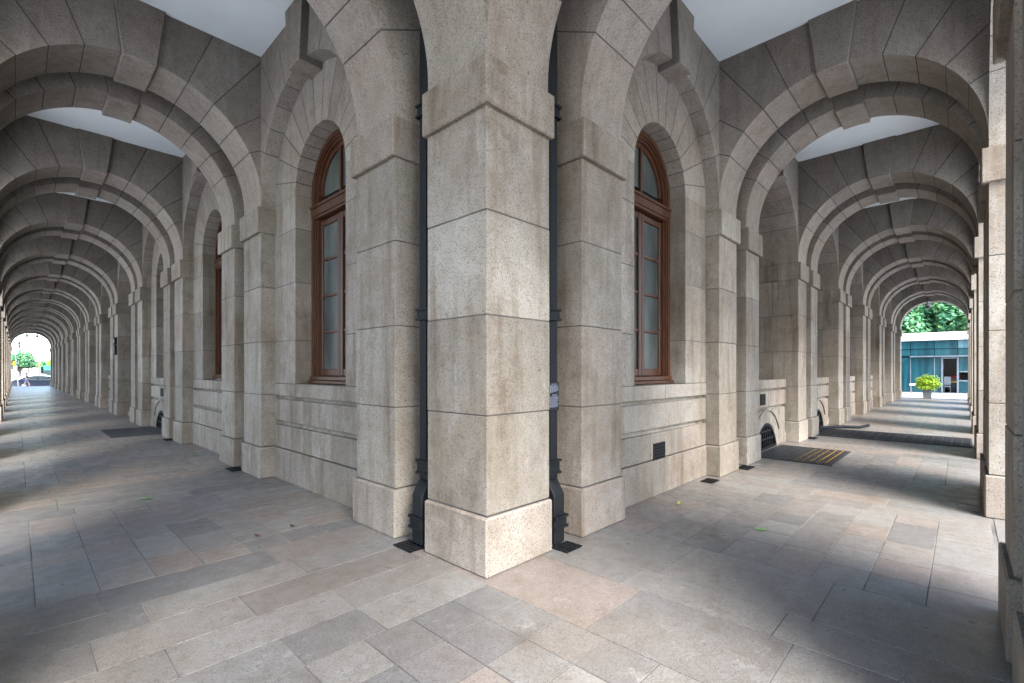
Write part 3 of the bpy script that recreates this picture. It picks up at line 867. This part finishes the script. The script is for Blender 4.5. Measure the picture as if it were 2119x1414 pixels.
leaf((2.347, 10.528, 0), R(-30), .17, 'leaf_green', 'yellowish green leaf on the left paving close to the piers')
leaf((5.494, 2.47, 0), R(15), .13, 'leaf_yellow', 'yellow leaf on the paving below the right window')
leaf((5.155, 1.456, 0), R(-80), .13, 'leaf_green', 'green leaf in the middle of the right arcade paving')
leaf((1.613, 4.948, 0), R(-85), .11, 'leaf_brown', 'dry brown leaf on the left paving, farther from the wall')
leaf((1.961, 4.996, 0), R(-95), .11, 'leaf_brown', 'dry brown leaf on the left paving, nearer the wall')
leaf((0.62, 13.2, 0), R(20), .12, 'leaf_brown', 'brown leaf far along the left arcade by the outer piers')

# ---------------------------------------------------------------- trees
def tree(name, base, h, crown, n, size, m, label, seed, trunk_r=.16, group=None, cat='tree'):
    """tapered trunk with limbs, crown of many leaf faces in uneven clumps; crown = (cx,cy,cz,rx,ry,rz) relative to base"""
    r4 = random.Random(seed)
    root = empty(name, base); tag(root, label, cat, group)
    cx, cy, cz, rx, ry, rz = crown
    tk = MB(); top = Vector((cx * .7, cy * .7, cz))
    pts = [Vector((0, 0, 0)), Vector((cx * .1, cy * .1, cz * .35)), Vector((cx * .35, cy * .4, cz * .7)), top]
    tk.tube(pts, [trunk_r * 1.3, trunk_r, trunk_r * .75, trunk_r * .4], 'bark', 9)
    clumps = []
    for k in range(28):
        a = r4.uniform(0, 2 * math.pi); e = math.asin(r4.uniform(-.75, 1.0)); q = r4.uniform(.35, .85)
        c = Vector((cx + rx * q * math.cos(a) * math.cos(e), cy + ry * q * math.sin(a) * math.cos(e), cz + rz * q * math.sin(e)))
        clumps.append((c, r4.uniform(.24, .42)))
        s_ = pts[1].lerp(pts[2], r4.uniform(.3, 1.0)); mid = s_.lerp(c, .5) + Vector((0, 0, .06 * h))
        tk.tube([s_, mid, c], [trunk_r * .4, trunk_r * .25, trunk_r * .08], 'bark', 5)
    tk.obj('trunk', root)
    bm = bmesh.new()
    for k in range(n):
        c, q = r4.choice(clumps)
        while True:
            v = Vector((r4.uniform(-1, 1), r4.uniform(-1, 1), r4.uniform(-1, 1)))
            if .25 < v.length < 1: break
        v *= v.length ** -.35
        p = c + Vector((v.x * rx * q, v.y * ry * q, v.z * rz * q))
        nrm = (v + Vector((r4.uniform(-.7, .7), r4.uniform(-.7, .7), r4.uniform(0, 1.2)))).normalized()
        u = nrm.orthogonal().normalized(); w_ = nrm.cross(u); a = r4.uniform(0, 6.28)
        d1 = (u * math.cos(a) + w_ * math.sin(a)) * size * r4.uniform(.6, 1.2); d2 = nrm.cross(d1) * .5
        bm.faces.new([bm.verts.new(p - d1), bm.verts.new(p + d2), bm.verts.new(p + d1), bm.verts.new(p - d2)])
    me = bpy.data.meshes.new('crown'); bm.to_mesh(me); bm.free(); me.materials.append(M[m])
    link('crown', me, root)
    return root

GR = 'trees behind the glass pavilion'
tree('tree', (57, 6.5, -.03), 11, (0, 0, 6.0, 3.8, 3.8, 3.3), 9000, .24, 'leaf', 'bushy mid-green tree at the left behind the glass pavilion', 1, .2, GR)
tree('tree', (60, 1.5, -.03), 12, (0, 0, 6.9, 4.4, 4.2, 4.0), 11000, .25, 'leaf', 'tall dense tree rising behind the middle of the glass pavilion', 2, .24, GR)
tree('tree', (58, -2.5, -.03), 11, (0, 0, 6.0, 3.8, 3.5, 3.5), 9000, .24, 'leaf3', 'darker tree at the right behind the glass pavilion', 3, .22, GR)
tree('tree', (70, 5, -.03), 15, (0, 0, 8.5, 6.5, 6.5, 6), 9000, .42, 'leaf3', 'large dark tree farthest back behind the left of the glass pavilion', 4, .3, GR)
tree('tree', (72, -4, -.03), 15, (0, 0, 8.5, 6.5, 6.5, 6), 9000, .42, 'leaf', 'large pale tree farthest back behind the right of the glass pavilion', 5, .3, GR)
tree('tree', (45.6, 6.6, -.03), 9, (0, -2.0, 7.3, 1.8, 2.6, 1.1), 3200, .14, 'leaf3', 'overhanging tree whose low branches show at the top of the right end arch', 6, .16, GR)
for k, (x, y) in enumerate(((54.2, 3.4), (54.2, .1), (54.3, -1.9))):
    tree('shrub', (x, y, 3.3), 1.6, (0, 0, .95, 1.3, 1.3, .55), 900, .12, 'leaf2', ['yellow-green shrub over the roof at the left of the pavilion', 'yellow-green shrub over the middle of the pavilion roof', 'yellow-green shrub over the right of the pavilion roof'][k], 20 + k, .05, 'shrubs above the pavilion roof', 'shrub')
hb = MB(); hb.box(53.2, 60, -14, 16, -.02, 3.28, 'upper'); tag(hb.obj('retaining_wall'), 'stone retaining wall holding the planted bank behind the pavilion', 'wall')
SG = 'trees beyond the street'
tree('street_tree', (0.35, 95, -.62), 5, (0, 0, 3.55, 2.0, 1.9, 1.35), 5200, .15, 'leaf', 'round green street tree beyond the black car', 11, .12, SG)
tree('street_tree', (3.1, 110, -.62), 4, (0, 0, 3.1, 1.0, 1.0, .9), 1500, .14, 'leaf', 'small tree to the right of the yellow pole', 12, .08, SG)
tree('street_tree', (4.0, 105, -.62), 4, (0, 0, 3.2, .9, .9, 1.2), 1500, .14, 'leaf2', 'pale green tree at the right edge of the far opening', 13, .08, SG)

# ---------------------------------------------------------------- forecourt: planter, stand, glass pavilion
PX, PY = 36.5, 1.5
pl = empty('planter', (PX, PY, -.026)); tag(pl, 'square slate-grey planter with a bright green leafy shrub on the forecourt', 'planter')
p_ = MB(); p_.hexa([(-.17, -.17, 0), (.17, -.17, 0), (.17, .17, 0), (-.17, .17, 0), (-.205, -.205, .56), (.205, -.205, .56), (.205, .205, .56), (-.205, .205, .56)], 'pot'); p_.bevel(.012)
p_.box(-.2, .2, -.2, .2, -.0, .04, 'pot'); p_.obj('pot', pl)
bs = bmesh.new(); r5 = random.Random(9)
for k in range(3200):
    a = r5.uniform(0, 6.283); e = math.asin(r5.uniform(-.75, 1)); q = r5.uniform(.35, 1.0) ** .6 * (1 + .14 * math.sin(3 * a + 1) + .1 * math.sin(7 * e + 2 * a))
    p = Vector((.52 * q * math.cos(a) * math.cos(e), .56 * q * math.sin(a) * math.cos(e), .92 + .50 * q * math.sin(e)))
    n_ = (p - Vector((0, 0, .7)) + Vector((r5.uniform(-.4, .4), r5.uniform(-.4, .4), r5.uniform(-.1, .5)))).normalized()
    u = n_.orthogonal().normalized(); w_ = n_.cross(u); b_ = r5.uniform(0, 6.28)
    d1 = (u * math.cos(b_) + w_ * math.sin(b_)) * r5.uniform(.035, .07); d2 = n_.cross(d1) * .45
    bs.faces.new([bs.verts.new(p - d1), bs.verts.new(p + d2), bs.verts.new(p + d1), bs.verts.new(p - d2)])
me = bpy.data.meshes.new('shrub'); bs.to_mesh(me); bs.free(); me.materials.append(M['leaf2']); link('shrub', me, pl)
st = MB()
for k in range(7):
    a = k * .9; st.cyl((0, 0, .45), (.18 * math.cos(a), .18 * math.sin(a), .9), .012, .006, 'bark', 5)
st.obj('stems', pl)

sd = empty('sign_stand', (45, 2.72, -.026)); tag(sd, 'slim dark post with a slanted panel left of the planter', 'sign stand')
a = MB(); a.box(-.03, .03, -.03, .03, 0.0, .62, 'mullion'); a.box(-.16, .16, -.16, .16, 0.0, .02, 'mullion'); a.obj('post', sd)
a = MB(); a.hexa([(-.18, -.26, .60), (.12, -.26, .70), (.12, .10, .70), (-.18, .10, .60), (-.18, -.26, .62), (.12, -.26, .72), (.12, .10, .72), (-.18, .10, .62)], 'white'); a.obj('panel', sd)

PVX = 47.4
pv = empty('glass_pavilion', (PVX, 1.5, -.026)); tag(pv, 'low teal glass pavilion with a pale stone roof band and a dark doorway', 'building')
def pbox(name, x0, x1, y0, y1, z0, z1, m, bev=0.0):
    mb = MB(); mb.box(x0 - PVX, x1 - PVX, y0 - 1.5, y1 - 1.5, z0, z1, m)
    if bev: mb.bevel(bev)
    return mb.obj(name, pv)
YW0, YW1 = -9.0, 12.0
pbox('roof_band', PVX - .35, PVX + 5.5, YW0, YW1, 3.93, 4.50, 'fascia', .02)
ym = [YW1, 9.5, 7.0, 4.9, 2.92, 1.55, .27, -1.1, -2.5, -4.2, -6.5, YW0]
for a, b in zip(ym[:-1], ym[1:]):
    pbox('upper_glass', PVX - .12, PVX - .08, b + .015, a - .015, 3.32, 3.92, 'teal_pale' if a <= 1.0 else 'teal')
    pbox('middle_glass', PVX - .05, PVX, b + .015, a - .015, 2.79, 3.30, 'teal')
    if not (abs(a - 1.55) < .01 or abs(a - .27) < .01):
        pbox('lower_glass', PVX + .02, PVX + .06, b + .03, a - .03, .06, 2.66, 'teal')
pbox('canopy_beam', PVX - .35, PVX + .10, YW0, 2.95, 2.68, 2.77, 'mullion', .01)
pbox('lower_glass', PVX + .02, PVX + .06, 1.19, 1.52, .06, 2.66, 'teal')
for y in ym[1:-1]:
    pbox('mullion', PVX - .03, PVX + .10, y - .03, y + .03, .03, 2.66, 'mullion')
# doorway between 1.12 and 0.3
pbox('door_frame', PVX - .08, PVX + .14, 1.07, 1.18, 0.01, 2.67, 'mullion'); pbox('door_frame', PVX - .08, PVX + .14, .22, .33, .01, 2.67, 'mullion')
pbox('door_lintel', PVX - .02, PVX + .1, .34, 1.06, 2.55, 2.66, 'mullion')
for z in (.88, 1.55): pbox('shelf_rail', PVX - .02, PVX + .12, -1.08, .21, z, z + .09, 'mullion')
pbox('lower_glass', PVX + .02, PVX + .06, -1.06, .2, .06, .86, 'tealdark'); pbox('lower_glass', PVX + .02, PVX + .06, -1.06, .2, 1.66, 2.66, 'teal')
pbox('side_wall', PVX + .2, PVX + 5.3, YW0, YW0 + .2, 0, 3.92, 'teal'); pbox('side_wall', PVX + .2, PVX + 5.3, YW1 - .2, YW1, 0, 3.92, 'teal')
pbox('back_wall', PVX + 5.1, PVX + 5.3, YW0 + .21, YW1 - .21, 0, 3.92, 'fascia')
pbox('partition', PVX + .35, PVX + .42, 1.2, YW1 - .3, .02, 2.66, 'teal_pale')
pbox('sill', PVX - .02, PVX + .12, YW0, 1.06, 0, .045, 'mullion'); pbox('sill', PVX - .02, PVX + .12, 1.19, YW1, 0, .045, 'mullion')
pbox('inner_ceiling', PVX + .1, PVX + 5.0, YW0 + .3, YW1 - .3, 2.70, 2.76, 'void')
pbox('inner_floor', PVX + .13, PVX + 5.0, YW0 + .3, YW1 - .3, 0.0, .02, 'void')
def solidthing(name, loc, label, cat, boxes):
    root = empty(name, loc); tag(root, label, cat)
    for nm, bb, m in boxes:
        mb = MB()
        mb.box(*bb, m); mb.bevel(.01); mb.obj(nm, root)
solidthing('bench', (PVX + 1.4, .62, -.005), 'low bench with a yellow top inside the pavilion doorway', 'bench',
    [('seat', (-.2, .2, -.3, .3, .74, .84, ), 'yellow'), ('leg', (-.15, -.1, -.25, -.2, 0, .74), 'iron'), ('leg', (-.15, -.1, .2, .25, 0, .74), 'iron'), ('leg', (.1, .15, -.25, -.2, 0, .74), 'iron'), ('leg', (.1, .15, .2, .25, 0, .74), 'iron')])
solidthing('cabinet', (PVX + 2.6, .42, -.005), 'dark cabinet with a red box-shaped top inside the pavilion doorway', 'cabinet',
    [('body', (-.2, .2, -.3, .3, .0, 1.05), 'mullion'), ('top', (-.2, .2, -.28, .2, 1.051, 1.28), 'red')])
solidthing('chair', (PVX + .9, .86, -.005), 'blue-grey chair inside the pavilion doorway', 'chair',
    [('seat', (-.2, .2, -.2, .2, .42, .50), 'steel'), ('backrest', (.16, .21, -.2, .2, .55, 1.2), 'steel'), ('leg', (-.19, -.15, -.19, -.15, 0, .42), 'steel'), ('leg', (-.19, -.15, .15, .19, 0, .42), 'steel'), ('leg', (.15, .19, -.19, -.15, 0, .55), 'steel'), ('leg', (.15, .19, .15, .19, 0, .55), 'steel')])

# ---------------------------------------------------------------- street at the end of the left wing
def car(name, loc, flip, paint, label, H=1.42, Lc=4.8):
    root = empty(name, loc); tag(root, label, 'car'); root.rotation_euler = (0, 0, math.pi if flip else 0)
    # side profile along +x (nose at +x)
    def loft(prof, ws, m, name_):
        mb = MB(); i = mb.mi(m); n = len(ws)
        rows = [[mb.bm.verts.new((x, y * s_, z)) for (x, z), y in zip(prof, ws)] for s_ in (-1, 1)]
        k = len(prof)
        mb.bm.faces.new(rows[0]).material_index = i; mb.bm.faces.new(rows[1][::-1]).material_index = i
        for j in range(k): mb.bm.faces.new((rows[0][j], rows[1][j], rows[1][(j + 1) % k], rows[0][(j + 1) % k])).material_index = i
        mb.bevel(.05); return mb.obj(name_, root)
    loft([(-2.35, .34), (-2.4, .62), (-2.36, .90), (-2.1, 1.0), (-.9, .98), (.9, .96), (1.9, .82), (2.35, .66), (2.4, .45), (2.3, .24), (-2.2, .24)], [.8, .86, .84, .82, .88, .88, .84, .74, .74, .8, .8], paint, 'body')
    loft([(-1.95, .96), (-1.15, H - .06), (-.6, H), (.1, H), (.55, H - .05), (1.35, .92)], [.76, .60, .60, .60, .60, .76], paint, 'cabin')
    for s_ in (-1, 1):
        for q in ([(-1.45, 1.01), (-1.0, H - .12), (-.35, H - .08), (-.35, 1.01)], [(-.28, 1.01), (-.28, H - .08), (.35, H - .1), (.95, 1.0)]):
            gl = MB(); gl.prism(q, lambda u, v, d: (u, d - s_ * (v - 1.0) * .36, v), s_ * .755, s_ * .775, 'carglass'); gl.obj('side_window', root, smooth=0)
    for s_ in (-1, 1):
        ch = MB(); ch.prism([(-1.5, .975), (1.0, .965), (1.0, .99), (-1.5, 1.0)], lambda u, v, d: (u, d, v), s_ * .865, s_ * .885, 'rim'); ch.obj('trim', root, smooth=0)
    for x in (-1.42, 1.42):
        for s_ in (-1, 1):
            wv = MB(); wv.cyl((x, s_ * .68, .32), (x, s_ * .89, .32), .32, .32, 'tyre', 22); wh = wv.obj('wheel', root)
            rm = MB(); rm.cyl((x, s_ * .885, .32), (x, s_ * .905, .32), .2, .19, 'rim', 14); rm.obj('rim', wh)
    for s_ in (-1, 1):
        lm = MB(); lm.box(-2.41, -2.3, min(s_ * .5, s_ * .82), max(s_ * .5, s_ * .82), .70, .84, 'lamp_red'); lm.obj('tail_light', root)
        hm = MB(); hm.box(2.2, 2.37, min(s_ * .45, s_ * .72), max(s_ * .45, s_ * .72), .58, .68, 'white'); hm.obj('headlight', root)
        mr = MB(); mr.box(.75, .9, min(s_ * .86, s_ * 1.0), max(s_ * .86, s_ * 1.0), .98, 1.1, paint); mr.bevel(.02); mr.obj('mirror', root)
    return root
car('parked_car', (2.0, 76.6, -.35), False, 'carblack', 'glossy black saloon car standing across the end of the left arcade')
car('passing_car', (1.35, 84.5, -.35), True, 'carwhite', 'white car on the street behind the black saloon', H=1.62)

mv = empty('minibus', (3.4, 101, -.35)); tag(mv, 'teal minibus with dark windscreen seen from the front beyond the street', 'bus')
a = MB(); a.prism([(-1.0, .35), (1.0, .35), (1.03, 1.2), (.97, 2.6), (.85, 2.75), (-.85, 2.75), (-.97, 2.6), (-1.03, 1.2)], lambda u, v, d: (u, d, v), 0, 6, 'busteal'); a.bevel(.04); a.obj('body', mv)
a = MB(); a.prism([(-.88, 1.35), (.88, 1.35), (.82, 2.1), (-.82, 2.1)], lambda u, v, d: (u, d, v), -.03, .02, 'carglass'); a.obj('windscreen', mv)
a = MB(); a.prism([(-.9, .75), (.9, .75), (.9, 1.25), (-.9, 1.25)], lambda u, v, d: (u, d, v), -.025, .02, 'carwhite'); a.obj('grille_panel', mv)
for x in (-.8, .8):
    a = MB(); a.cyl((x - .12, .9, .38), (x + .12, .9, .38), .38, .38, 'tyre', 16); a.obj('wheel', mv)
    a = MB(); a.cyl((x * .9, -.06, .62), (x * .9, 0, .62), .11, .11, 'white', 12); a.obj('headlight', mv)

def pole_sign(loc, rr, label):
    root = empty('road_sign', loc); tag(root, label, 'road sign', 'round no-entry signs on the street')
    a = MB(); a.cyl((0, 0, 0), (0, 0, 2.35), .04, .04, 'steel', 10); a.obj('post', root)
    a = MB(); a.cyl((0, -.06, 2.0), (0, -.045, 2.0), rr, rr, 'red', 28); a.obj('disc', root)
    a = MB(); a.box(-.7 * rr, .7 * rr, -.066, -.0605, 2 - .18 * rr, 2 + .18 * rr, 'white'); a.obj('bar', root, smooth=0)
pole_sign((.72, 84 - 2.2, -.35), .17, 'larger red no-entry sign just above the walking person')
pole_sign((1.47, 92, -.35), .11, 'smaller red no-entry sign under the street tree')

yp = empty('yellow_pole', (1.95, 82, -.35)); tag(yp, 'slim yellow pole with a pinkish upper half beside the street', 'pole')
a = MB(); a.cyl((0, 0, 0), (0, 0, 2.56), .075, .07, 'yellow', 12); a.obj('lower_shaft', yp)
a = MB(); a.cyl((0, 0, 2.561), (0, 0, 3.6), .055, .05, 'orange', 12); a.obj('upper_shaft', yp)
a = MB(); a.box(.12, .36, -.1, .1, 1.75, 2.5, 'iron'); a.bevel(.02); a.obj('signal_box', yp)

gp = empty('leaning_post', (.16, 73.5, -.2)); tag(gp, 'leaning grey metal post with an orange sign and a pale box near the kerb', 'post')
a = MB(); a.cyl((0, 0, 0), (-.25, 0, 3.8), .06, .05, 'steel', 12); a.obj('shaft', gp)
a = MB(); a.box(-.42, -.20, -.09, -.06, 2.4, 2.86, 'orange'); a.bevel(.01); a.obj('sign_plate', gp)
a = MB(); a.box(-.40, -.20, -.10, -.05, 1.95, 2.33, 'white'); a.bevel(.01); a.obj('notice_box', gp)

def lamp(loc, h, arms, label, m='iron'):
    root = empty('street_lamp', loc); tag(root, label, 'street lamp', 'lamp posts beyond the street')
    a = MB(); a.cyl((0, 0, 0), (0, 0, h), .10, .06, m, 10); a.cyl((0, 0, 0), (0, 0, .5), .16, .13, m, 10); a.cyl((0, 0, h - .5), (0, 0, h), .1, .12, m, 10); a.obj('post', root)
    for sx in arms:
        b = MB(); pts = [(0, 0, h - .3)] + [(sx * (.42 - .42 * math.cos(R(t))), 0, h - .1 + .5 * math.sin(R(t))) for t in range(0, 181, 20)]
        b.tube(pts, .035, m, 6); b.obj('arm', root)
        c = MB(); c.cyl((sx * .84, 0, h - .12), (sx * .84, 0, h - .22), .08, .26, 'steel', 14); c.ball((sx * .84, 0, h - .22), .2, .2, .08, 'white', 12, 6); c.obj('lamp_head', root)
lamp((1.9, 120, -.62), 6.75, (-1, 1), 'twin-armed lamp post rising behind the street tree')
lamp((1.62, 134, -.62), 6.0, (-1,), 'single-armed lamp post farther away left of the twin-armed one')
dp = empty('signal_mast', (.33, 100, -.62)); tag(dp, 'dark mast with several signal heads above the street tree', 'mast')
a = MB(); a.cyl((0, 0, 0), (0, 0, 6.6), .09, .07, 'iron', 10); a.obj('shaft', dp)
for (x, z) in ((-.18, 6.3), (.22, 5.3), (-.2, 5.9)):
    a = MB(); a.box(x * .7 - .07, x * .7 + .07, -.08, .08, z - .13, z + .13, 'iron'); a.bevel(.03); a.obj('signal_head', dp)

# person walking past the end of the arcade
def person():
    root = empty('person', (.74, 73.2, -.2)); tag(root, 'person in a dark purple top and blue shorts walking past the black car', 'person')
    def skin_mesh(name, nodes, edges, m, sub=2):
        me = bpy.data.meshes.new(name); me.from_pydata([n_[0] for n_ in nodes], edges, []); o = bpy.data.objects.new(name, me); col.objects.link(o)
        sm = o.modifiers.new('skin', 'SKIN'); 
        if not me.skin_vertices: pass
        for k, n_ in enumerate(nodes):
            sv = me.skin_vertices[0].data[k]; sv.radius = (n_[1], n_[2] if len(n_) > 2 else n_[1]); sv.use_root = (k == 0)
        ss = o.modifiers.new('sub', 'SUBSURF'); ss.levels = sub; ss.render_levels = sub
        dg = bpy.context.evaluated_depsgraph_get(); me2 = bpy.data.meshes.new_from_object(o.evaluated_get(dg)); me2.name = name
        bpy.data.objects.remove(o); me2.materials.clear(); me2.materials.append(M[m]); me2.polygons.foreach_set('use_smooth', [True] * len(me2.polygons))
        return link(name, me2, root)
    # walking towards +x: x forward, y sideways
    N_ = [((0, 0, .88), .13, .10), ((0.01, 0, 1.05), .115, .09), ((.03, 0, 1.25), .13, .10), ((.045, 0, 1.37), .07, .06), ((.055, 0, 1.44), .048), ((.06, 0, 1.50), .07), ((.065, 0, 1.575), .088), ((.06, 0, 1.64), .06),
          ((.03, -.17, 1.34), .05), ((-.06, -.21, 1.08), .04), ((.04, -.22, .86), .03), ((.09, -.22, .79), .028),
          ((.03, .17, 1.34), .05), ((.10, .21, 1.09), .04), ((.27, .20, .95), .03), ((.33, .19, .92), .028),
          ((.02, -.09, .82), .085), ((.20, -.09, .48), .058), ((.24, -.09, .14), .042), ((.25, -.09, .05), .04), ((.38, -.09, .03), .03),
          ((-.02, .09, .82), .085), ((-.10, .09, .47), .058), ((-.34, .09, .18), .042), ((-.37, .09, .08), .038), ((-.28, .09, .02), .028)]
    E_ = [(0, 1), (1, 2), (2, 3), (3, 4), (4, 5), (5, 6), (6, 7), (2, 8), (8, 9), (9, 10), (10, 11), (2, 12), (12, 13), (13, 14), (14, 15), (0, 16), (16, 17), (17, 18), (18, 19), (19, 20), (0, 21), (21, 22), (22, 23), (23, 24), (24, 25)]
    skin_mesh('body', N_, E_, 'skin')
    skin_mesh('top', [((0.01, 0, .97), .135, .125), ((.01, 0, 1.08), .125, .115), ((.03, 0, 1.25), .14, .12), ((.045, 0, 1.37), .085, .08), ((.03, -.17, 1.335), .065), ((-.02, -.20, 1.22), .058), ((.03, .17, 1.335), .065), ((.06, .20, 1.22), .058)], [(0, 1), (1, 2), (2, 3), (2, 4), (4, 5), (2, 6), (6, 7)], 'shirt')
    skin_mesh('shorts', [((0, 0, .93), .135, .12), ((.02, -.09, .82), .10), ((.11, -.09, .64), .088), ((-.02, .09, .82), .10), ((-.06, .09, .63), .088)], [(0, 1), (1, 2), (0, 3), (3, 4)], 'shorts')
    skin_mesh('hair', [((.03, 0, 1.62), .09), ((.0, 0, 1.55), .085), ((-.02, 0, 1.46), .05), ((-.03, 0, 1.40), .025)], [(0, 1), (1, 2), (2, 3)], 'hair')
    f_ = MB(); f_.ball((.145, 0, 1.56), .02, .014, .022, 'skin', 8, 6)
    f_.ball((.135, -.032, 1.585), .012, .013, .009, 'white', 8, 6); f_.ball((.135, .032, 1.585), .012, .013, .009, 'white', 8, 6); f_.box(.135, .148, -.024, .024, 1.518, 1.526, 'red'); f_.obj('face', root)
    for k, (x, y, z, s_) in enumerate(((.10, -.22, .77, 1), (.345, .19, .91, -1))):
        h_ = MB()
        h_.ball((x, y, z), .022, .016, .04, 'skin', 8, 6)
        for j in range(4): h_.tube([(x + (j - 1.5) * .011, y, z - .03), (x + (j - 1.5) * .012 + .006, y, z - .062 - .006 * (j in (1, 2))), (x + (j - 1.5) * .012 - .004, y + .008, z - .088)], [.0065, .006, .005], 'skin', 6)
        h_.tube([(x + .02, y, z + .01), (x + .036, y, z - .018), (x + .034, y, z - .042)], [.008, .007, .006], 'skin', 6)
        h_.obj('hand', root)
    bg_ = MB(); bg_.box(.12, .32, .19, .26, .62, .86, 'leaf_brown'); bg_.bevel(.03); hb_ = bg_.obj('handbag', loc=(.74, 73.2, -.2)); tag(hb_, 'brown handbag carried by the walking person', 'handbag')
person()


# ---------------------------------------------------------------- light, world, camera
SUN_EL, SUN_AZ = R(45), math.atan2(-0.90, -0.42)     # direction towards the sun (behind the camera)
w = bpy.data.worlds.new('World'); scene.world = w; w.use_nodes = True
nt = w.node_tree; bg = nt.nodes['Background']
sky = nt.nodes.new('ShaderNodeTexSky'); sky.sky_type = 'NISHITA'; sky.sun_disc = False
sky.sun_elevation = SUN_EL; sky.sun_rotation = math.pi / 2 - SUN_AZ
sky.air_density = 1.0; sky.dust_density = 1.2; sky.ozone_density = 1.0
nt.links.new(sky.outputs[0], bg.inputs[0]); bg.inputs[1].default_value = 0.15
sl = bpy.data.lights.new('sun', 'SUN'); sl.energy = 1.7; sl.angle = R(30); sl.color = (1.0, 0.997, 0.99)
so = bpy.data.objects.new('sun', sl); col.objects.link(so); so.location = (-20, -30, 40)
d = Vector((math.cos(SUN_EL) * math.cos(SUN_AZ), math.cos(SUN_EL) * math.sin(SUN_AZ), math.sin(SUN_EL)))
so.rotation_euler = d.to_track_quat('Z', 'Y').to_euler()

cam = bpy.data.cameras.new('camera'); co = bpy.data.objects.new('camera', cam); col.objects.link(co)
cam.sensor_width = 36.0; cam.lens = 36.0 * 978.37 / 2119.0
cam.shift_y = (768.4 - 707.0) / 2119.0
cam.clip_start = 0.02; cam.clip_end = 3000
co.location = (0, 0, 1.6)
co.rotation_euler = (math.pi / 2, 0, -math.pi / 2 + (math.pi / 2 - 0) - (math.pi / 2 - 0.761894))
scene.camera = co

scene.view_settings.view_transform = 'Standard'; scene.view_settings.look = 'None'
scene.view_settings.exposure = 2.85; scene.view_settings.gamma = 1.0
scene.render.engine = 'CYCLES'
cy = scene.cycles
cy.use_denoising = True
cy.max_bounces = 8; cy.diffuse_bounces = 1; cy.glossy_bounces = 3; cy.transmission_bounces = 4; cy.transparent_max_bounces = 6
cy.sample_clamp_indirect = 8.0; cy.caustics_reflective = False; cy.caustics_refractive = False
